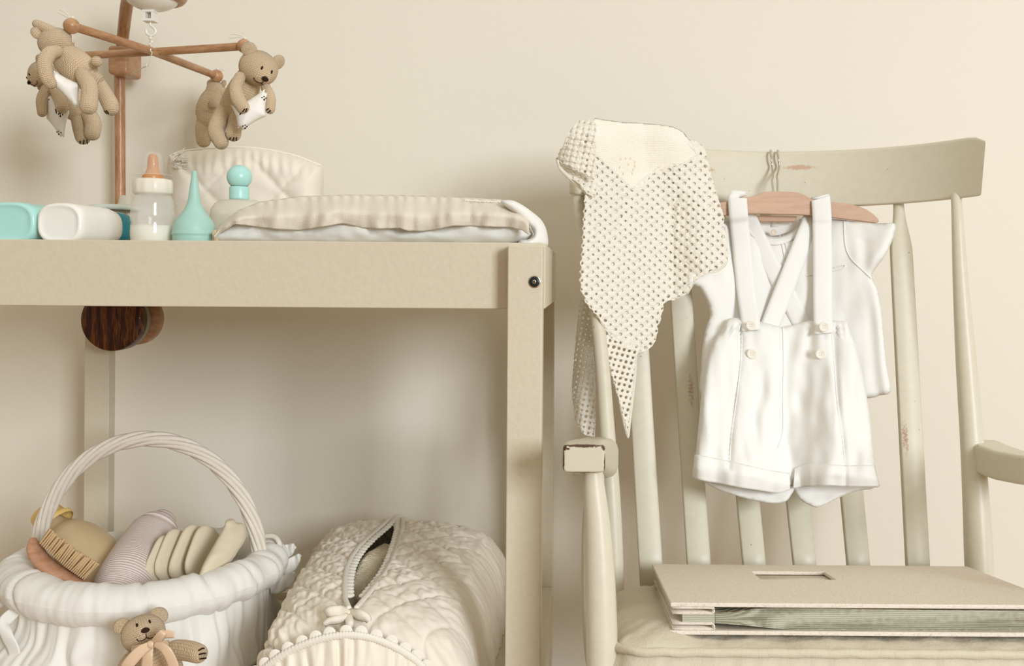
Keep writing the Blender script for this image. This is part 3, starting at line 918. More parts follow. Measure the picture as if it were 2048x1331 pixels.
def topback(u, v):
    x = lerp(428, 1058, u); yt = interp(padtop[:10] + [(1066, 430)], x)
    p = P(x, yt, 1.199); q_ = flap(u, 0)
    return (lerp(q_.x, p.x, v), lerp(q_.y, 1.46, v), q_.z - .022 * smooth(v * 1.2))
obj('cover_top', grid(topback, 60, 10), M['linen'], cpd, solid=.001)
def stitch(u): return P(lerp(930, 1030, u), interp(padtop, lerp(930, 1030, u)) + 5, 1.187)
obj('seam_stitching', tube([stitch(i / 30) + Vector((0, .0008 * math.sin(i * 2.6), .0006 * math.sin(i * 2.6))) for i in range(31)], .0008, 6), M['trim'], cpd, label='white zigzag stitching')
# white folded end
eo = spline([(1000, 402), (1022, 400), (1042, 408), (1065, 424), (1083, 440), (1093, 460), (1096, 490), (1080, 492), (1040, 491), (1040, 480), (1058, 478), (1067, 470), (1066, 458), (1050, 446), (1030, 428), (1010, 412)], 4, True)
obj('folded_cover_end', puff(eo, lambda x, y: 1.172 + .0006 * max(0, x - 1060), .012, 12, 4, back=.016), M['white'], cpd, label='white cover end folded into a tunnel')
obj('leather_tab', extrude_outline([(424, 462), (431, 458), (436, 482), (424, 482)], lambda x, y: 1.168, .006), M['amberlotion'], cpd, bevel=.001, label='small tan tab')
# ================================================================ basket on the shelf
BC = Vector((-.561, 1.335, SHELF))
BA, BB, BR = .150, .138, .0245
RIMZ = .4515
bk = thing('basket', 'white wicker basket with padded cloth rim and tall twisted handle on the shelf', 'basket', BC)
def rimc(t): return Vector((BC.x + BA * math.cos(t), BC.y + BB * math.sin(t), RIMZ + .004 * math.sin(t * 2 + 1)))
seams = [math.radians(a) for a in (235, 292, 318, 338, 355, 15, 60, 110, 160, 205)]
def rimpt(u, v):
    t = u * 2 * PI; ph = v * 2 * PI
    c = rimc(t); out = Vector((math.cos(t), math.sin(t), 0)).normalized()
    r = BR * (1 + .10 * nz(t * 2.2, math.cos(ph) * .8, math.sin(ph) * .8) + .10 * nz(t * 7, math.cos(ph) * .5 + 3, math.sin(ph) * .5) + .05 * nz(t * 22, math.cos(ph), 5 + math.sin(ph) * .6))
    # creases across the roll, twisted slightly
    cr = math.sin(t * 19 + 1.4 * math.sin(ph + t) + 2.5 * nz(t * 3, 9))
    r -= .0011 * max(0, cr) ** 2 * (1.2 + nz(t * 4, 7))
    for s in seams:
        dlt = abs((t + .05 * math.sin(ph) - s + PI) % (2 * PI) - PI)
        r -= .0028 * math.exp(-(dlt / .018) ** 2) - .0012 * math.exp(-((dlt - .06) / .04) ** 2)
    return c + out * math.cos(ph) * r * 1.06 + Vector((0, 0, 1)) * math.sin(ph) * r
V, Fc, U = grid(rimpt, 360, 28, True)
obj('padded_rim', (V, Fc, U), M['basketcloth'], bk, label='padded white cloth rim')
def skirt(u, v):
    t0 = u * 2 * PI
    t = t0 + .09 * nz(t0 * 4, v * 2.6) * v
    g = math.sin(t * 40 + 4 * nz(t * 5)) * .40 * (1 - .8 * v) + .8 * nz(t * 12, v * 1.6) + .25 * nz(t * 30, v * 1.2, 4)
    big = nz(t * 3.2, 1.5 + v * 1.5) + .9 * nz(t * 7, 6 + v * 2.2)
    amp = lerp(.0030, .0100, smooth(v * 1.3))
    r = lerp(-.004, .020, smooth(v)) + amp * g * lerp(1, .75, v) + .013 * big * smooth(v * 1.2)
    left = math.exp(-((t - PI) / .5) ** 2)
    tr_ = min(t0, 2 * PI - t0); r = lerp(r, -.006 + .003 * g, math.exp(-(tr_ / .55) ** 4))
    r += .004 * left * smooth(v)
    zt = RIMZ - .018; zb = SHELF + .003
    return Vector((BC.x + (BA + .010 + r) * math.cos(t0), BC.y + (BB + .010 + r) * math.sin(t0), lerp(zt, zb, v) + .003 * g * v * (1 - v)))
obj('skirt', grid(skirt, 520, 20, True), M['basketcloth'], bk, solid=.0008, label='gathered white cloth skirt')
def liner(u, v):
    t = u * 2 * PI
    k = lerp(.93, .80, v) if v < .8 else lerp(.80, .0, (v - .8) / .2)
    zz = lerp(RIMZ, SHELF + .012, min(1, v / .8))
    return Vector((BC.x + (BA - .012) * k * math.cos(t), BC.y + (BB - .012) * k * math.sin(t), zz))
obj('liner', grid(liner, 60, 14, True), M['basketcloth'], bk)
# wicker body under the skirt
wk = [tube([Vector((BC.x + (BA - .002 - .012 * (1 - k / 9)) * math.cos(a * 2 * PI / 60), BC.y + (BB - .002 - .012 * (1 - k / 9)) * math.sin(a * 2 * PI / 60), SHELF + .005 + k * .0115)) for a in range(60)], .0045, 6, closed=True) for k in range(9)]
obj('wicker_body', join(*wk), M['wicker'], bk)
# handle: strands twisted round an arch
def arch(s):
    a = PI * s
    return Vector((BC.x + .0015 - .1455 * math.cos(a), BC.y, RIMZ - .010 + .178 * math.sin(a) ** .92))
strands = []
NSd = 7
for k in range(NSd):
    pts = []
    for i in range(121):
        s = i / 120
        p = arch(s); tn = (arch(min(1, s + .004)) - arch(max(0, s - .004))).normalized()
        nb_ = Vector((0, 1, 0)); nn = tn.cross(nb_)
        th = 2 * PI * k / NSd + s * 2 * PI * 2.1
        wd = .0062 + .001 * math.cos(2 * th)
        pts.append(p + nn * math.cos(th) * wd + nb_ * math.sin(th) * .0062)
    strands.append(tube(pts, .0033, 8))
hd = obj('handle', join(*strands), M['wicker'], bk, label='white wicker handle of twisted strands')
# wrapped binding at the left foot of the handle
for sx, s0 in ((-1, .01), (1, .99)):
    p0 = arch(s0)
    wr = []
    for i in range(97):
        a = i / 12 * 2 * PI
        wr.append(p0 + Vector((math.cos(a) * .0112, math.sin(a) * .0112, -.012 + .0042 * i / 12)))
    obj('binding', tube(wr, .0019, 6), M['wicker'], hd)
# curled cane on the right of the rim
obj('rim_cane', lineP([(520, 1072, 1.335), (548, 1072, 1.36), (560, 1090, 1.365), (560, 1112, 1.35), (556, 1128, 1.34)], .0035), M['wicker'], bk)
# cloth ties hanging at the left, frill at the right
rib = [
    ([(-6, 1172, 1.30, 10), (24, 1156, 1.30, 12), (52, 1158, 1.29, 14)], 0),
    ([(-8, 1206, 1.25, 22), (24, 1194, 1.25, 24), (46, 1200, 1.245, 22), (58, 1206, 1.24, 16)], .001),
    ([(50, 1206, 1.235, 16), (30, 1222, 1.225, 22), (8, 1246, 1.215, 26), (14, 1272, 1.21, 26), (28, 1302, 1.205, 24), (34, 1350, 1.205, 22)], .001),
    ([(54, 1212, 1.245, 20), (46, 1246, 1.238, 26), (42, 1290, 1.235, 26), (40, 1350, 1.232, 26)], .001),
    ([(60, 1226, 1.228, 14), (72, 1256, 1.222, 24), (60, 1296, 1.218, 30), (56, 1350, 1.215, 30)], .001)]
for pts, cup in rib:
    obj('cloth_tie', strip(pts, 20, 6, 6, cup, lambda s, k: .003 * math.sin(s * 9 + k)), M['basketcloth'], bk, solid=.0008)
for pts, cup in (([(548, 1128, 1.37, 26), (562, 1112, 1.38, 30), (578, 1098, 1.385, 24), (590, 1090, 1.385, 10)], .001),
                 ([(552, 1150, 1.36, 30), (574, 1136, 1.37, 32), (592, 1118, 1.375, 18), (600, 1108, 1.375, 6)], .001),
                 ([(540, 1170, 1.345, 34), (560, 1168, 1.35, 32), (580, 1156, 1.36, 22), (592, 1146, 1.36, 10)], .001)):
    obj('cloth_frill', strip(pts, 20, 6, 6, cup, lambda s, k: .004 * math.sin(s * 14 + k * 2)), M['basketcloth'], bk, solid=.0008)

# lotion bottle leaning in the basket
lb = thing('lotion_bottle', 'amber lotion bottle with yellow cap leaning at the left of the basket', 'bottle', P(180, 1130, 1.37))
obj('body', tubeP([(112, 1050, 1.385, 22), (122, 1060, 1.384, 30), (140, 1078, 1.38, 46), (162, 1100, 1.375, 56), (190, 1132, 1.368, 60), (220, 1166, 1.36, 60)], 32, 5), M['amberlotion'], lb)
a0, a1 = P(112, 1050, 1.385), P(86, 1022, 1.39)
ax = (a1 - a0).normalized()
CM = Matrix.Translation(a0) @ ax.to_track_quat('Z', 'Y').to_matrix().to_4x4()
q = 1.385 / F; L = (a1 - a0).length
obj('cap', lathe([(38 * q, 0), (40 * q, .0015), (40 * q, .005), (37 * q, .007), (33 * q, .008), (29 * q, L * .9), (27 * q, L), (0, L)], 36, CM), M['yellowcap'], lb, label='yellow ribbed cap')
# hair brush
hb = thing('hairbrush', 'wooden hairbrush with tan bristles lying on the rim at the left of the basket', 'brush', P(110, 1150, 1.255))
hbx = [(66, 1080, 1.262, 6), (69, 1096, 1.260, 11), (80, 1116, 1.256, 13), (104, 1138, 1.25, 13.5), (136, 1156, 1.244, 12), (172, 1169, 1.238, 8), (186, 1173, 1.236, 4)]
sp = spline(hbx, 6)
obj('brush_back', tube([P(a, b, c) for a, b, c, r in sp], [(r * c / F * 1.0, max(.004, r * c / F * 1.7)) for a, b, c, r in sp], 20, 'round', flat=(-.5, 0, -.85)), M['brushwood'], hb)
random.seed(11)
tu = []
for row in range(5):
    for i in range(26):
        s = i / 25
        bx, by = lerp(80, 168, s), lerp(1086, 1158, s) + 4 * math.sin(PI * s)
        d0 = lerp(1.258, 1.24, s) + (row - 2) * .0075 + .004
        tx, ty = bx + lerp(20, 26, s) + random.uniform(-2, 2), by - lerp(26, 30, s) + random.uniform(-3, 3)
        tu.append(tube([P(bx, by, d0), P(lerp(bx, tx, .5), lerp(by, ty, .5), d0), P(tx, ty, d0)], [.0009, .0013, .0016], 6))
obj('bristles', join(*tu), M['bristle'], hb, label='tan bristle tufts')
# rolled striped towel
tw = thing('rolled_towel', 'rolled pink and white finely striped cloth in the middle of the basket', 'towel', P(262, 1150, 1.33))
obj('roll', tubeP([(322, 1046, 1.405, 28), (318, 1052, 1.40, 40), (308, 1068, 1.39, 48), (284, 1106, 1.355, 53), (258, 1150, 1.31, 56), (240, 1186, 1.285, 56)], 36, 8), M['towel'], tw)
# beige cloth pads
pads = [((306, 1168), (348, 1078), 13, 1.30, 'narrow beige cloth pad leaning leftmost beside the striped towel'),
        ((326, 1166), (366, 1062), 15, 1.305, 'beige cloth pad second from the striped towel'),
        ((352, 1166), (399, 1052), 18, 1.31, 'thick beige cloth pad in the middle of the row of pads'),
        ((386, 1162), (425, 1054), 17, 1.305, 'beige cloth pad tucked behind the widest pad')]
def padloft(b, t_, r, d):
    """soft flat pad whose broad face looks to the left and right; seen on its edge"""
    b3, t3 = P(b[0], b[1], d), P(t_[0], t_[1], d + .045)
    ax = (t3 - b3); L = ax.length; ax.normalize()
    dp = Vector((.30, .94, .12)); dp = (dp - ax * dp.dot(ax)).normalized(); th = ax.cross(dp)
    n = 24; V, Fc, U = [], [], []
    prof = []
    for i in range(19):
        s = i / 18
        w = math.sqrt(max(0, 1 - ((s - .5) * 2) ** 4))
        prof.append((s, max(.03, w)))
    q_ = d / F
    for s, w in prof:
        wr = 1 + .10 * nz(s * 5, b[0] * .1)
        for j in range(n):
            a = 2 * PI * j / n; c, s_ = math.cos(a), math.sin(a)
            V.append(b3 + ax * L * s + dp * .026 * w * c + th * r * .62 * q_ * wr * math.copysign(abs(s_) ** .8, s_) * (w ** .6))
            U.append((j / n, s))
    for i in range(len(prof) - 1):
        for j in range(n):
            j2 = (j + 1) % n; Fc.append((i * n + j, i * n + j2, (i + 1) * n + j2, (i + 1) * n + j))
    Fc.append(tuple(range(n))); Fc.append(tuple((len(prof) - 1) * n + j for j in range(n)))
    return V, Fc, U
for b, t_, r, d, lab in pads:
    tag(obj('cloth_pad', padloft(b, t_, r, d), M['pad']), lab, 'cloth pad', 'beige cloth pads in the basket')
fo = spline([(398, 1158), (406, 1128), (428, 1088), (446, 1056), (453, 1040), (466, 1037), (474, 1044), (486, 1046), (492, 1060), (490, 1080), (476, 1102), (462, 1122), (440, 1136), (424, 1160)], 4, True)
tag(obj('cloth_pad', puff(fo, lambda x, y: 1.285 + .00055 * (x - 440) - .0003 * (y - 1090) , .010, 24, 4, fold=lambda x, y, k: .0022 * nz(x * .03, y * .05) + .002 * math.sin((x * .5 + y) * .07)), M['pad']),
    'widest beige cloth pad showing its flat face beside the right rim', 'cloth pad', 'beige cloth pads in the basket')

# teddy tied to the front of the basket
td = thing('knitted_bear', 'knitted bear with peach satin bow tied on the front of the basket', 'toy bear', P(300, 1340, 1.135))
obj('torso', tubeP([(300, 1296, 1.140, 24), (308, 1312, 1.140, 36), (316, 1334, 1.142, 44), (322, 1356, 1.145, 44), (326, 1374, 1.148, 34)], 28, 5), M['knit'], td)
bear_head(td, P(287, 1267, 1.135), 41 * 1.135 / F, (.36, -.80, .74), (-.42, .5, .75), ((-1, 1.1), (1, 1.0)))
am = obj('arm', tubeP([(340, 1298, 1.135, 14), (352, 1298, 1.13, 19), (378, 1301, 1.12, 20), (396, 1306, 1.113, 19)], 22, 5), M['knit'], td)
claws(am, [[(398, 1300), (405, 1296), (408, 1296)], [(399, 1308), (406, 1306), (411, 1306)], [(400, 1317), (407, 1316), (412, 1315)]], 1.1025)
obj('arm', tubeP([(276, 1304, 1.145, 12), (262, 1318, 1.14, 16), (252, 1336, 1.135, 17), (250, 1350, 1.13, 16)], 22, 5), M['knit'], td)
bw = obj('bow', ell(P(303, 1288, 1.096), .0055, .0045, .0045), M['satin'], td, label='peach satin ribbon bow')
rb = [[(303, 1288, 1.094, 14), (280, 1302, 1.090, 22), (258, 1326, 1.088, 24), (248, 1345, 1.09, 24)],
      [(302, 1290, 1.097, 12), (295, 1312, 1.093, 22), (293, 1350, 1.094, 24)],
      [(308, 1286, 1.092, 12), (330, 1298, 1.086, 20), (345, 1326, 1.088, 22), (348, 1350, 1.09, 22)],
      [(306, 1286, 1.095, 12), (316, 1276, 1.088, 18), (326, 1264, 1.086, 14), (330, 1259, 1.094, 6)],
      [(318, 1277, 1.092, 10), (330, 1268, 1.088, 16), (348, 1268, 1.088, 14)],
      [(262, 1296, 1.115, 10), (284, 1293, 1.10, 11), (303, 1289, 1.096, 11), (322, 1287, 1.1, 11), (338, 1284, 1.115, 10)]]
for pts in rb:
    obj('ribbon', strip(pts, 16, 6, 6, .0006), M['satin'], bw, solid=.0004)

# ================================================================ quilted storage box on the shelf
qb = thing('quilted_box', 'white quilted fabric box with a scalloped slit opening on the shelf', 'storage box', Vector((-.25, 1.34, SHELF)))
DC, DH, ZT = 1.350, .242, .4625
sl = [(1030, 795), (1040, 790), (1056, 774), (1080, 746), (1100, 726), (1120, 712), (1140, 703), (1160, 699), (1180, 698), (1205, 700), (1224, 708)]
sr = [(1030, 800), (1040, 805), (1060, 804), (1085, 798), (1110, 790), (1130, 782), (1150, 771), (1165, 760), (1185, 744), (1205, 727), (1224, 711)]
def ypix(d): return PY + (CZ - ZT) * F / d
def sq(n, p, a0=0, a1=PI):
    ang = [lerp(a0, a1, i / 2000) for i in range(2001)]
    pt = [(math.copysign(abs(math.cos(a)) ** p, math.cos(a)), max(0, math.sin(a)) ** p) for a in ang]
    L = [0]
    for i in range(2000): L.append(L[-1] + math.hypot((pt[i + 1][0] - pt[i][0]) * 2, pt[i + 1][1] - pt[i][1]))
    out = []; k = 0
    for i in range(n + 1):
        t = L[-1] * i / n
        while k < 1999 and L[k + 1] < t: k += 1
        f = (t - L[k]) / max(1e-9, L[k + 1] - L[k])
        out.append((lerp(pt[k][0], pt[k + 1][0], f), lerp(pt[k][1], pt[k + 1][1], f)))
    return out
rows = sq(230, .30)
def qsec(cy, sy, side, k):
    """k 0 at the foot of the side, 1 at the slit; returns point before quilting"""
    d = DC + DH * cy
    y = ypix(d)
    sx = ((interp(sl, y) if side < 0 else interp(sr, y)) - PX) * d / F
    if d < 1.15 or y < 1036: sx = ((interp(sl, y) + interp(sr, y)) / 2 - PX) * d / F
    tt = (cy + 1) / 2
    xb = lerp(-.352, -.402, tt) if side < 0 else lerp(-.113, -.106, tt)
    return d, sx, xb
for side in (-1, 1):
    p_ = .34 if side < 0 else .5
    cols = sq(110, p_, 0, PI / 2)
    V, U, Fc = [], [], []
    for (cy, sy) in rows:
        for (cx, sz) in cols:
            d, sx, xb = qsec(cy, sy, side, 0)
            X = sx + (xb - sx) * cx
            crown = .010 * (1 - cx)
            lean = .014 * sz if side < 0 else -.010 * sz
            X += lean * cx
            h = sz * (.30 + .70 * sy) if sy < 1 else sz
            h = sz * sy
            Z = SHELF + .001 + (ZT - SHELF - .006 + crown) * h
            s_ = X + .6 * (Z - SHELF); t_ = d
            q_ = quilt(s_ * 1.0, t_ * .8, .056, .065)
            edge = min(1, abs(X - sx) / .012)
            pk = nz(s_ * 150, t_ * 80, side) * .7 + nz(s_ * 70, t_ * 150, 3) * .7
            ht = (.0064 * q_ + .0044 * pk * q_) * (.35 + .65 * edge)
            if side > 0 and cx > .8: ht *= lerp(1, .45, min(1, (cx - .8) / .1))
            if side > 0: ht *= lerp(1, .55, smooth((1.22 - d) / .08))
            V.append(Vector((X + side * ht * cx ** 3, d + ht * math.copysign(abs(cy) ** 9, cy), Z + ht * sz)))
            U.append((X, d))
    n = len(cols)
    for i in range(len(rows) - 1):
        for j in range(n - 1):
            a = i * n + j
            Fc.append((a, a + 1, a + n + 1, a + n))
    obj('quilted_cover', (V, Fc, U), M['quilt'], qb, solid=.002, soff=-1 if side > 0 else -1)
def slitpt(tab, y, dx=0, dz=0):
    d = (CZ - ZT - .0045) * F / (y - PY)
    return Vector(((interp(tab, y) + dx - PX) * d / F, d, ZT + .006 + dz))
for tab, dx in ((sl, -5), (sr, 5)):
    ys = [1042 + i * 4 for i in range(46)]
    obj('slit_binding', tube([slitpt(tab, y, dx * 1.0, .0012) for y in ys], [(.0030, .0022)] * len(ys), 10, flat=(1, 0, 0)), M['trim'], qb)
    sc_ = []
    dd = 1.57
    while dd > 1.165:
        y = PY + (CZ - ZT - .0045) * F / dd
        sc_.append(ell(slitpt(tab, y, 5 if dx < 0 else -5, -.0012), .0056, .0066, .0026, None, 12, 8))
        dd -= .0135
    obj('scalloped_trim', join(*sc_), M['trim'], qb, label='white scalloped trim along the slit')
# right side seam
sm = [(985, 1047), (983, 1080), (978, 1120), (970, 1160), (955, 1205), (930, 1255), (900, 1305), (884, 1340)]
def smd(y): return (CZ - ZT + .004) * F / (y - PY)
# tie bow
bwq = obj('bow', ell(P(697, 1226, 1.128), .004, .006, .004), M['quilt'], qb, label='small fabric tie bow')
for pts in ([(697, 1224, 1.128, 12), (680, 1222, 1.112, 24), (660, 1224, 1.108, 24), (652, 1228, 1.112, 16)],
            [(697, 1230, 1.12, 10), (676, 1238, 1.106, 16), (658, 1242, 1.104, 14), (648, 1248, 1.104, 10)],
            [(697, 1225, 1.128, 12), (716, 1228, 1.112, 22), (732, 1234, 1.108, 18), (738, 1242, 1.108, 10)],
            [(697, 1228, 1.12, 12), (699, 1242, 1.106, 16), (700, 1256, 1.103, 16)]):
    obj('bow_loop', strip(pts, 16, 6, 6, .004), M['quilt'], bwq, solid=.0012)
# gathered front pocket with scalloped arch
ar = spline([(500, 1362), (530, 1336), (560, 1313), (600, 1292), (640, 1278), (680, 1270), (715, 1270), (750, 1277), (785, 1291), (815, 1308), (840, 1327), (862, 1354)], 6)
def archd(x): return 1.102 - .012 * (1 - ((x - 690) / 190) ** 2)
def pocket(u, v):
    x, y = along(ar, u)
    xb = lerp(x, 690 + (x - 690) * .96, v)
    yb = lerp(y, 1420, v)
    g = math.sin(x * .23 + 5 * nz(x * .02, 1)) * .4 + 1.3 * nz(x * .06, v * 1.4)
    return P(xb, yb, archd(x) - .012 * math.sin(PI * min(1, v * .9)) - .0045 * g * min(1, .25 + v * 4))
obj('gathered_pocket', grid(pocket, 220, 16), M['quilt'], qb, solid=.0012, label='gathered white front pocket')
ab = []
n_ = len(ar)
rbp = [P(x, y, archd(x) - .002) for x, y in ar]
ribs = [.0052 + .0007 * math.sin(i * 2.2) for i in range(n_)]
sp = []
for i in range(n_ - 1):
    for k in range(4): sp.append(rbp[i].lerp(rbp[i + 1], k / 4))
obj('arch_binding', tube(sp, [(.0040 + .0005 * math.sin(i * 1.57), .0028) for i in range(len(sp))], 10, flat=(0, 0, 1)), M['trim'], qb)
sca = []
acc = 0
for i in range(n_ - 1):
    seg = (rbp[i + 1] - rbp[i]).length
    acc += seg
    if acc > .0135:
        acc = 0
        x, y = ar[i]; x2, y2 = ar[i + 1]
        nx, ny = (y2 - y), -(x2 - x); L = math.hypot(nx, ny)
        sca.append(ell(P(x + nx / L * 7, y + ny / L * 7, archd(x) + .0015), .0072, .0016, .0072, None, 14, 10))
obj('scalloped_trim', join(*sca), M['trim'], qb, label='white scalloped trim along the front arch')
# what is inside
def lump(d): return 1 + .12 * nz(d.x * 2, d.y * 2, d.z * 2) + .06 * nz(d.x * 6, d.y * 6, d.z * 6)
flc = ell(Vector((P(752, 1110, 1.39).x, 1.38, ZT - .036)), .034, .13, .036, Matrix.Rotation(-.06, 3, 'Z'), 40, 30, lump)
tag(obj('folded_fleece', flc, M['fleece']), 'cream fleece cloth folded inside the slit of the quilted box', 'cloth')
# ================================================================ rocking chair
def cx_(px): return (px - 1530) / 420
def Dtop(px): return 1.505 - .160 * cx_(px) ** 2 - (.03 * -cx_(px) if px < 1530 else 0)
def Dbot(px): return 1.315 - .045 * cx_(px) ** 2 - (.012 * -cx_(px) if px < 1530 else 0)
def Dback(px, py):
    """front of the chair back at a pixel"""
    return lerp(Dtop(px), Dbot(px), (py - 400) / 765)
ch = thing('rocking_chair', 'cream painted wooden rocking chair with slatted back and worn curved arms', 'rocking chair', Vector((.26, 1.15, 0)))
cc = (213, 206, 185)
crest_c = P(1410, 338, Dtop(1410)); crest_c2 = P(1600, 335, Dtop(1600))
M['chair'] = m_paint('cream_chair_paint', cc, .38)
M['crest'] = m_paint('crest_paint', cc, .38, [(P(1412, 339, Dtop(1412)), (.03, .05, .007), .45), (P(1600, 334, Dtop(1600)), (.045, .05, .008), .45)], scuffcol=(196, 166, 138))
M['slatA'] = m_paint('worn_slat_paint', cc, .38, [(P(1816, 868, Dback(1816, 868)), (.011, .04, .050), .45)], scuffcol=(176, 146, 120))
M['slatB'] = m_paint('rubbed_slat_paint', cc, .38, [(P(1384, 770, Dback(1384, 770)), (.011, .04, .065), .5)], scuffcol=(176, 146, 120))
# crest rail: curved board
def crest():
    st = []
    for i in range(49):
        px = lerp(1138, 1957, i / 48)
        st.append(px)
    V, Fc = [], []
    ztop = lambda px: CZ + .1885 + .0035 * cx_(px) ** 2
    prof = []
    r = .006
    n = 0
    for i, px in enumerate(st):
        d = Dtop(px)
        x = (px - PX) * d / F
        e = min(i, 48 - i)
        tpr = {0: .0075, 1: .0015}.get(e, 0)
        z1 = ztop(px) - tpr; z0 = ztop(px) - .0835 + .002 * (cx_(px) ** 2)
        if i >= 44: x -= 0
        lean = .018
        th = .019
        sec = [(0, z0 + .004), (0.001, z0 + .0015), (.004, z0), (th - .004, z0), (th, z0 + .004), (th, z1 - .005), (th - .005, z1), (.005, z1), (.0015, z1 - .0015), (0, z1 - .005)]
        n = len(sec)
        for (dy, z) in sec:
            V.append(Vector((x + (0.013 if i > 24 else 0) * ((z - z0) / .083) * (e < 49) * abs(cx_(px)) , d + dy + lean * (z - (z0 + z1) / 2) / .083, z)))
    for i in range(len(st) - 1):
        for j in range(n):
            j2 = (j + 1) % n
            Fc.append((i * n + j, i * n + j2, (i + 1) * n + j2, (i + 1) * n + j))
    Fc.append(tuple(range(n))); Fc.append(tuple((len(st) - 1) * n + j for j in range(n)))
    return V, Fc
obj('crest_rail', crest(), M['crest'], ch, bevel=.0015)
# back posts
obj('back_post', tubeP([(1152, 374, Dtop(1150) + .014, 13), (1161, 430, 1.362, 13), (1173, 500, 1.356, 13), (1185, 570, 1.348, 13.5), (1195, 640, 1.338, 14), (1205, 740, 1.322, 15), (1213, 850, 1.303, 16), (1222, 980, 1.28, 18), (1228, 1100, 1.268, 18), (1232, 1210, 1.258, 17)], 20, 5), M['chair'], ch)
obj('back_post', tubeP([(1911, 385, Dtop(1911) + .010, 10), (1914, 420, 1.363, 11), (1921, 560, 1.35, 15), (1932, 720, 1.335, 20), (1944, 880, 1.32, 23), (1952, 1000, 1.307, 26), (1957, 1100, 1.295, 28), (1961, 1200, 1.285, 28)], 20, 5), M['chair'], ch)
# slats
slats = [((1258, 405), (1305, 1185), 24, 'chair'), ((1350, 410), (1402, 1185), 24, 'slatB'), ((1438, 412), (1515, 1185), 23, 'chair'),
         ((1530, 412), (1617, 1185), 23, 'chair'), ((1650, 412), (1724, 1185), 22.5, 'chair'), ((1799, 405), (1841, 1185), 23, 'slatA')]
for (tx, ty), (bx, by), hw, mm in slats:
    V, Fc = [], []
    n = 0
    prof = [(0, 10, .010), (.03, 10.5, .010), (.06, 13, .010), (.09, 17, .010), (.12, 20.5, .010), (.15, 21.5, .010), (.3, 22, .0105), (.6, 22.5, .011), (1, hw, .0115)]
    sp = spline(prof, 4)
    for s, w, th in sp:
        x, y = lerp(tx, bx, s), lerp(ty - 8, by, s)
        d0 = Dback(x, y) + .004 + .012 * math.sin(PI * s)
        p = P(x, y, d0); ww = w * d0 / F
        rnd = max(0, 1 - s / .1)
        k = lerp(.0022, ww * .8, rnd)
        hy = th
        sec = [(-ww, k * .7), (-ww + k, 0), (ww - k, 0), (ww, k * .7), (ww, hy - k * .5), (ww - k, hy), (-ww + k, hy), (-ww, hy - k * .5)]
        n = len(sec)
        for a, b in sec: V.append(p + Vector((a, b, 0)))
    for i in range(len(sp) - 1):
        for j in range(n):
            j2 = (j + 1) % n
            Fc.append((i * n + j, i * n + j2, (i + 1) * n + j2, (i + 1) * n + j))
    Fc.append(tuple(range(n))); Fc.append(tuple((len(sp) - 1) * n + j for j in range(n)))
    obj('slat', (V, Fc), M[mm], ch)
# arms
def loft(st, n=8):
    """st: (centre, half width, half height, corner) cross-sections in XZ"""
    V, Fc = [], []
    m = 0
    for c, hw, hh, k in st:
        sec = []
        for sx, sz, a0 in ((1, 1, 0), (-1, 1, 90), (-1, -1, 180), (1, -1, 270)):
            for i in range(4):
                a = math.radians(a0 + 90 * i / 3)
                sec.append((sx * (hw - k) + k * math.cos(a), sz * (hh - k) + k * math.sin(a)))
        m = len(sec)
        for a, b in sec: V.append(Vector(c) + Vector((a, 0, b)))
    for i in range(len(st) - 1):
        for j in range(m):
            j2 = (j + 1) % m
            Fc.append((i * m + j, i * m + j2, (i + 1) * m + j2, (i + 1) * m + j))
    Fc.append(tuple(range(m))); Fc.append(tuple((len(st) - 1) * m + j for j in range(m)))
    return V, Fc
tipc = P(1168, 917.5, 1.0); q = 1.0 / F
tl, tr = P(1126, 890, 1.0), P(1211, 946, 1.0)
def edgeat(p, r): return (tuple(p), r, .42)
wear = [(tuple(P(1168, 890.5, 1.001)), (.026, .006, .0026), .22), (tuple(P(1127, 893, 1.001)), (.005, .008, .005), .18), (tuple(P(1125.5, 920, 1.001)), (.0022, .006, .022), .15),
        (tuple(P(1168, 945.5, 1.001)), (.026, .006, .0020), .25), (tuple(P(1209, 893, 1.001)), (.0045, .007, .005), .18), (tuple(P(1210, 930, 1.001)), (.0016, .006, .016), .22),
        (tuple(P(1136, 897, 1.0)), (.0026, .003, .0018), .25)]
M['arm'] = m_paint('worn_arm_paint', cc, .35, wear, scuffcol=(82, 54, 38))
rc = P(1190, 912, 1.27)
st = [(tipc + Vector((0, .0018, 0)), 39 * q, 25 * q, .003), (tipc + Vector((0, .0005, 0)), 41 * q, 27 * q, .0035), (tipc + Vector((0, 0.0, 0)), 39.5 * q, 25.5 * q, .003)][::-1]
st = [(tipc, 39.0 * q, 25.0 * q, .003), (tipc + Vector((0, .002, 0)), 41.8 * q, 27.4 * q, .004), (tipc + Vector((0, .006, 0)), 43 * q, 28.5 * q, .005), (tipc + Vector((0, .03, -.002)), 43 * q, 29 * q, .005)]
for k in range(1, 8):
    s = k / 7
    c = (tipc + Vector((0, .03, -.002))).lerp(rc, smooth(s) * .35 + s * .65)
    c.y = lerp(1.03, 1.262, s)
    st.append((c, lerp(.0205, .0285, smooth(s)), lerp(.0142, .0232, smooth(s * 1.1)), lerp(.005, .014, s)))
c = st[-1][0]
st.append((c + Vector((0, .012, 0)), .0285, .0232, .018)); st.append((c + Vector((0, .022, 0)), .022, .018, .015))
obj('arm', loft(st), M['arm'], ch, bevel=.001, label='left arm with worn dark edges at the front end')
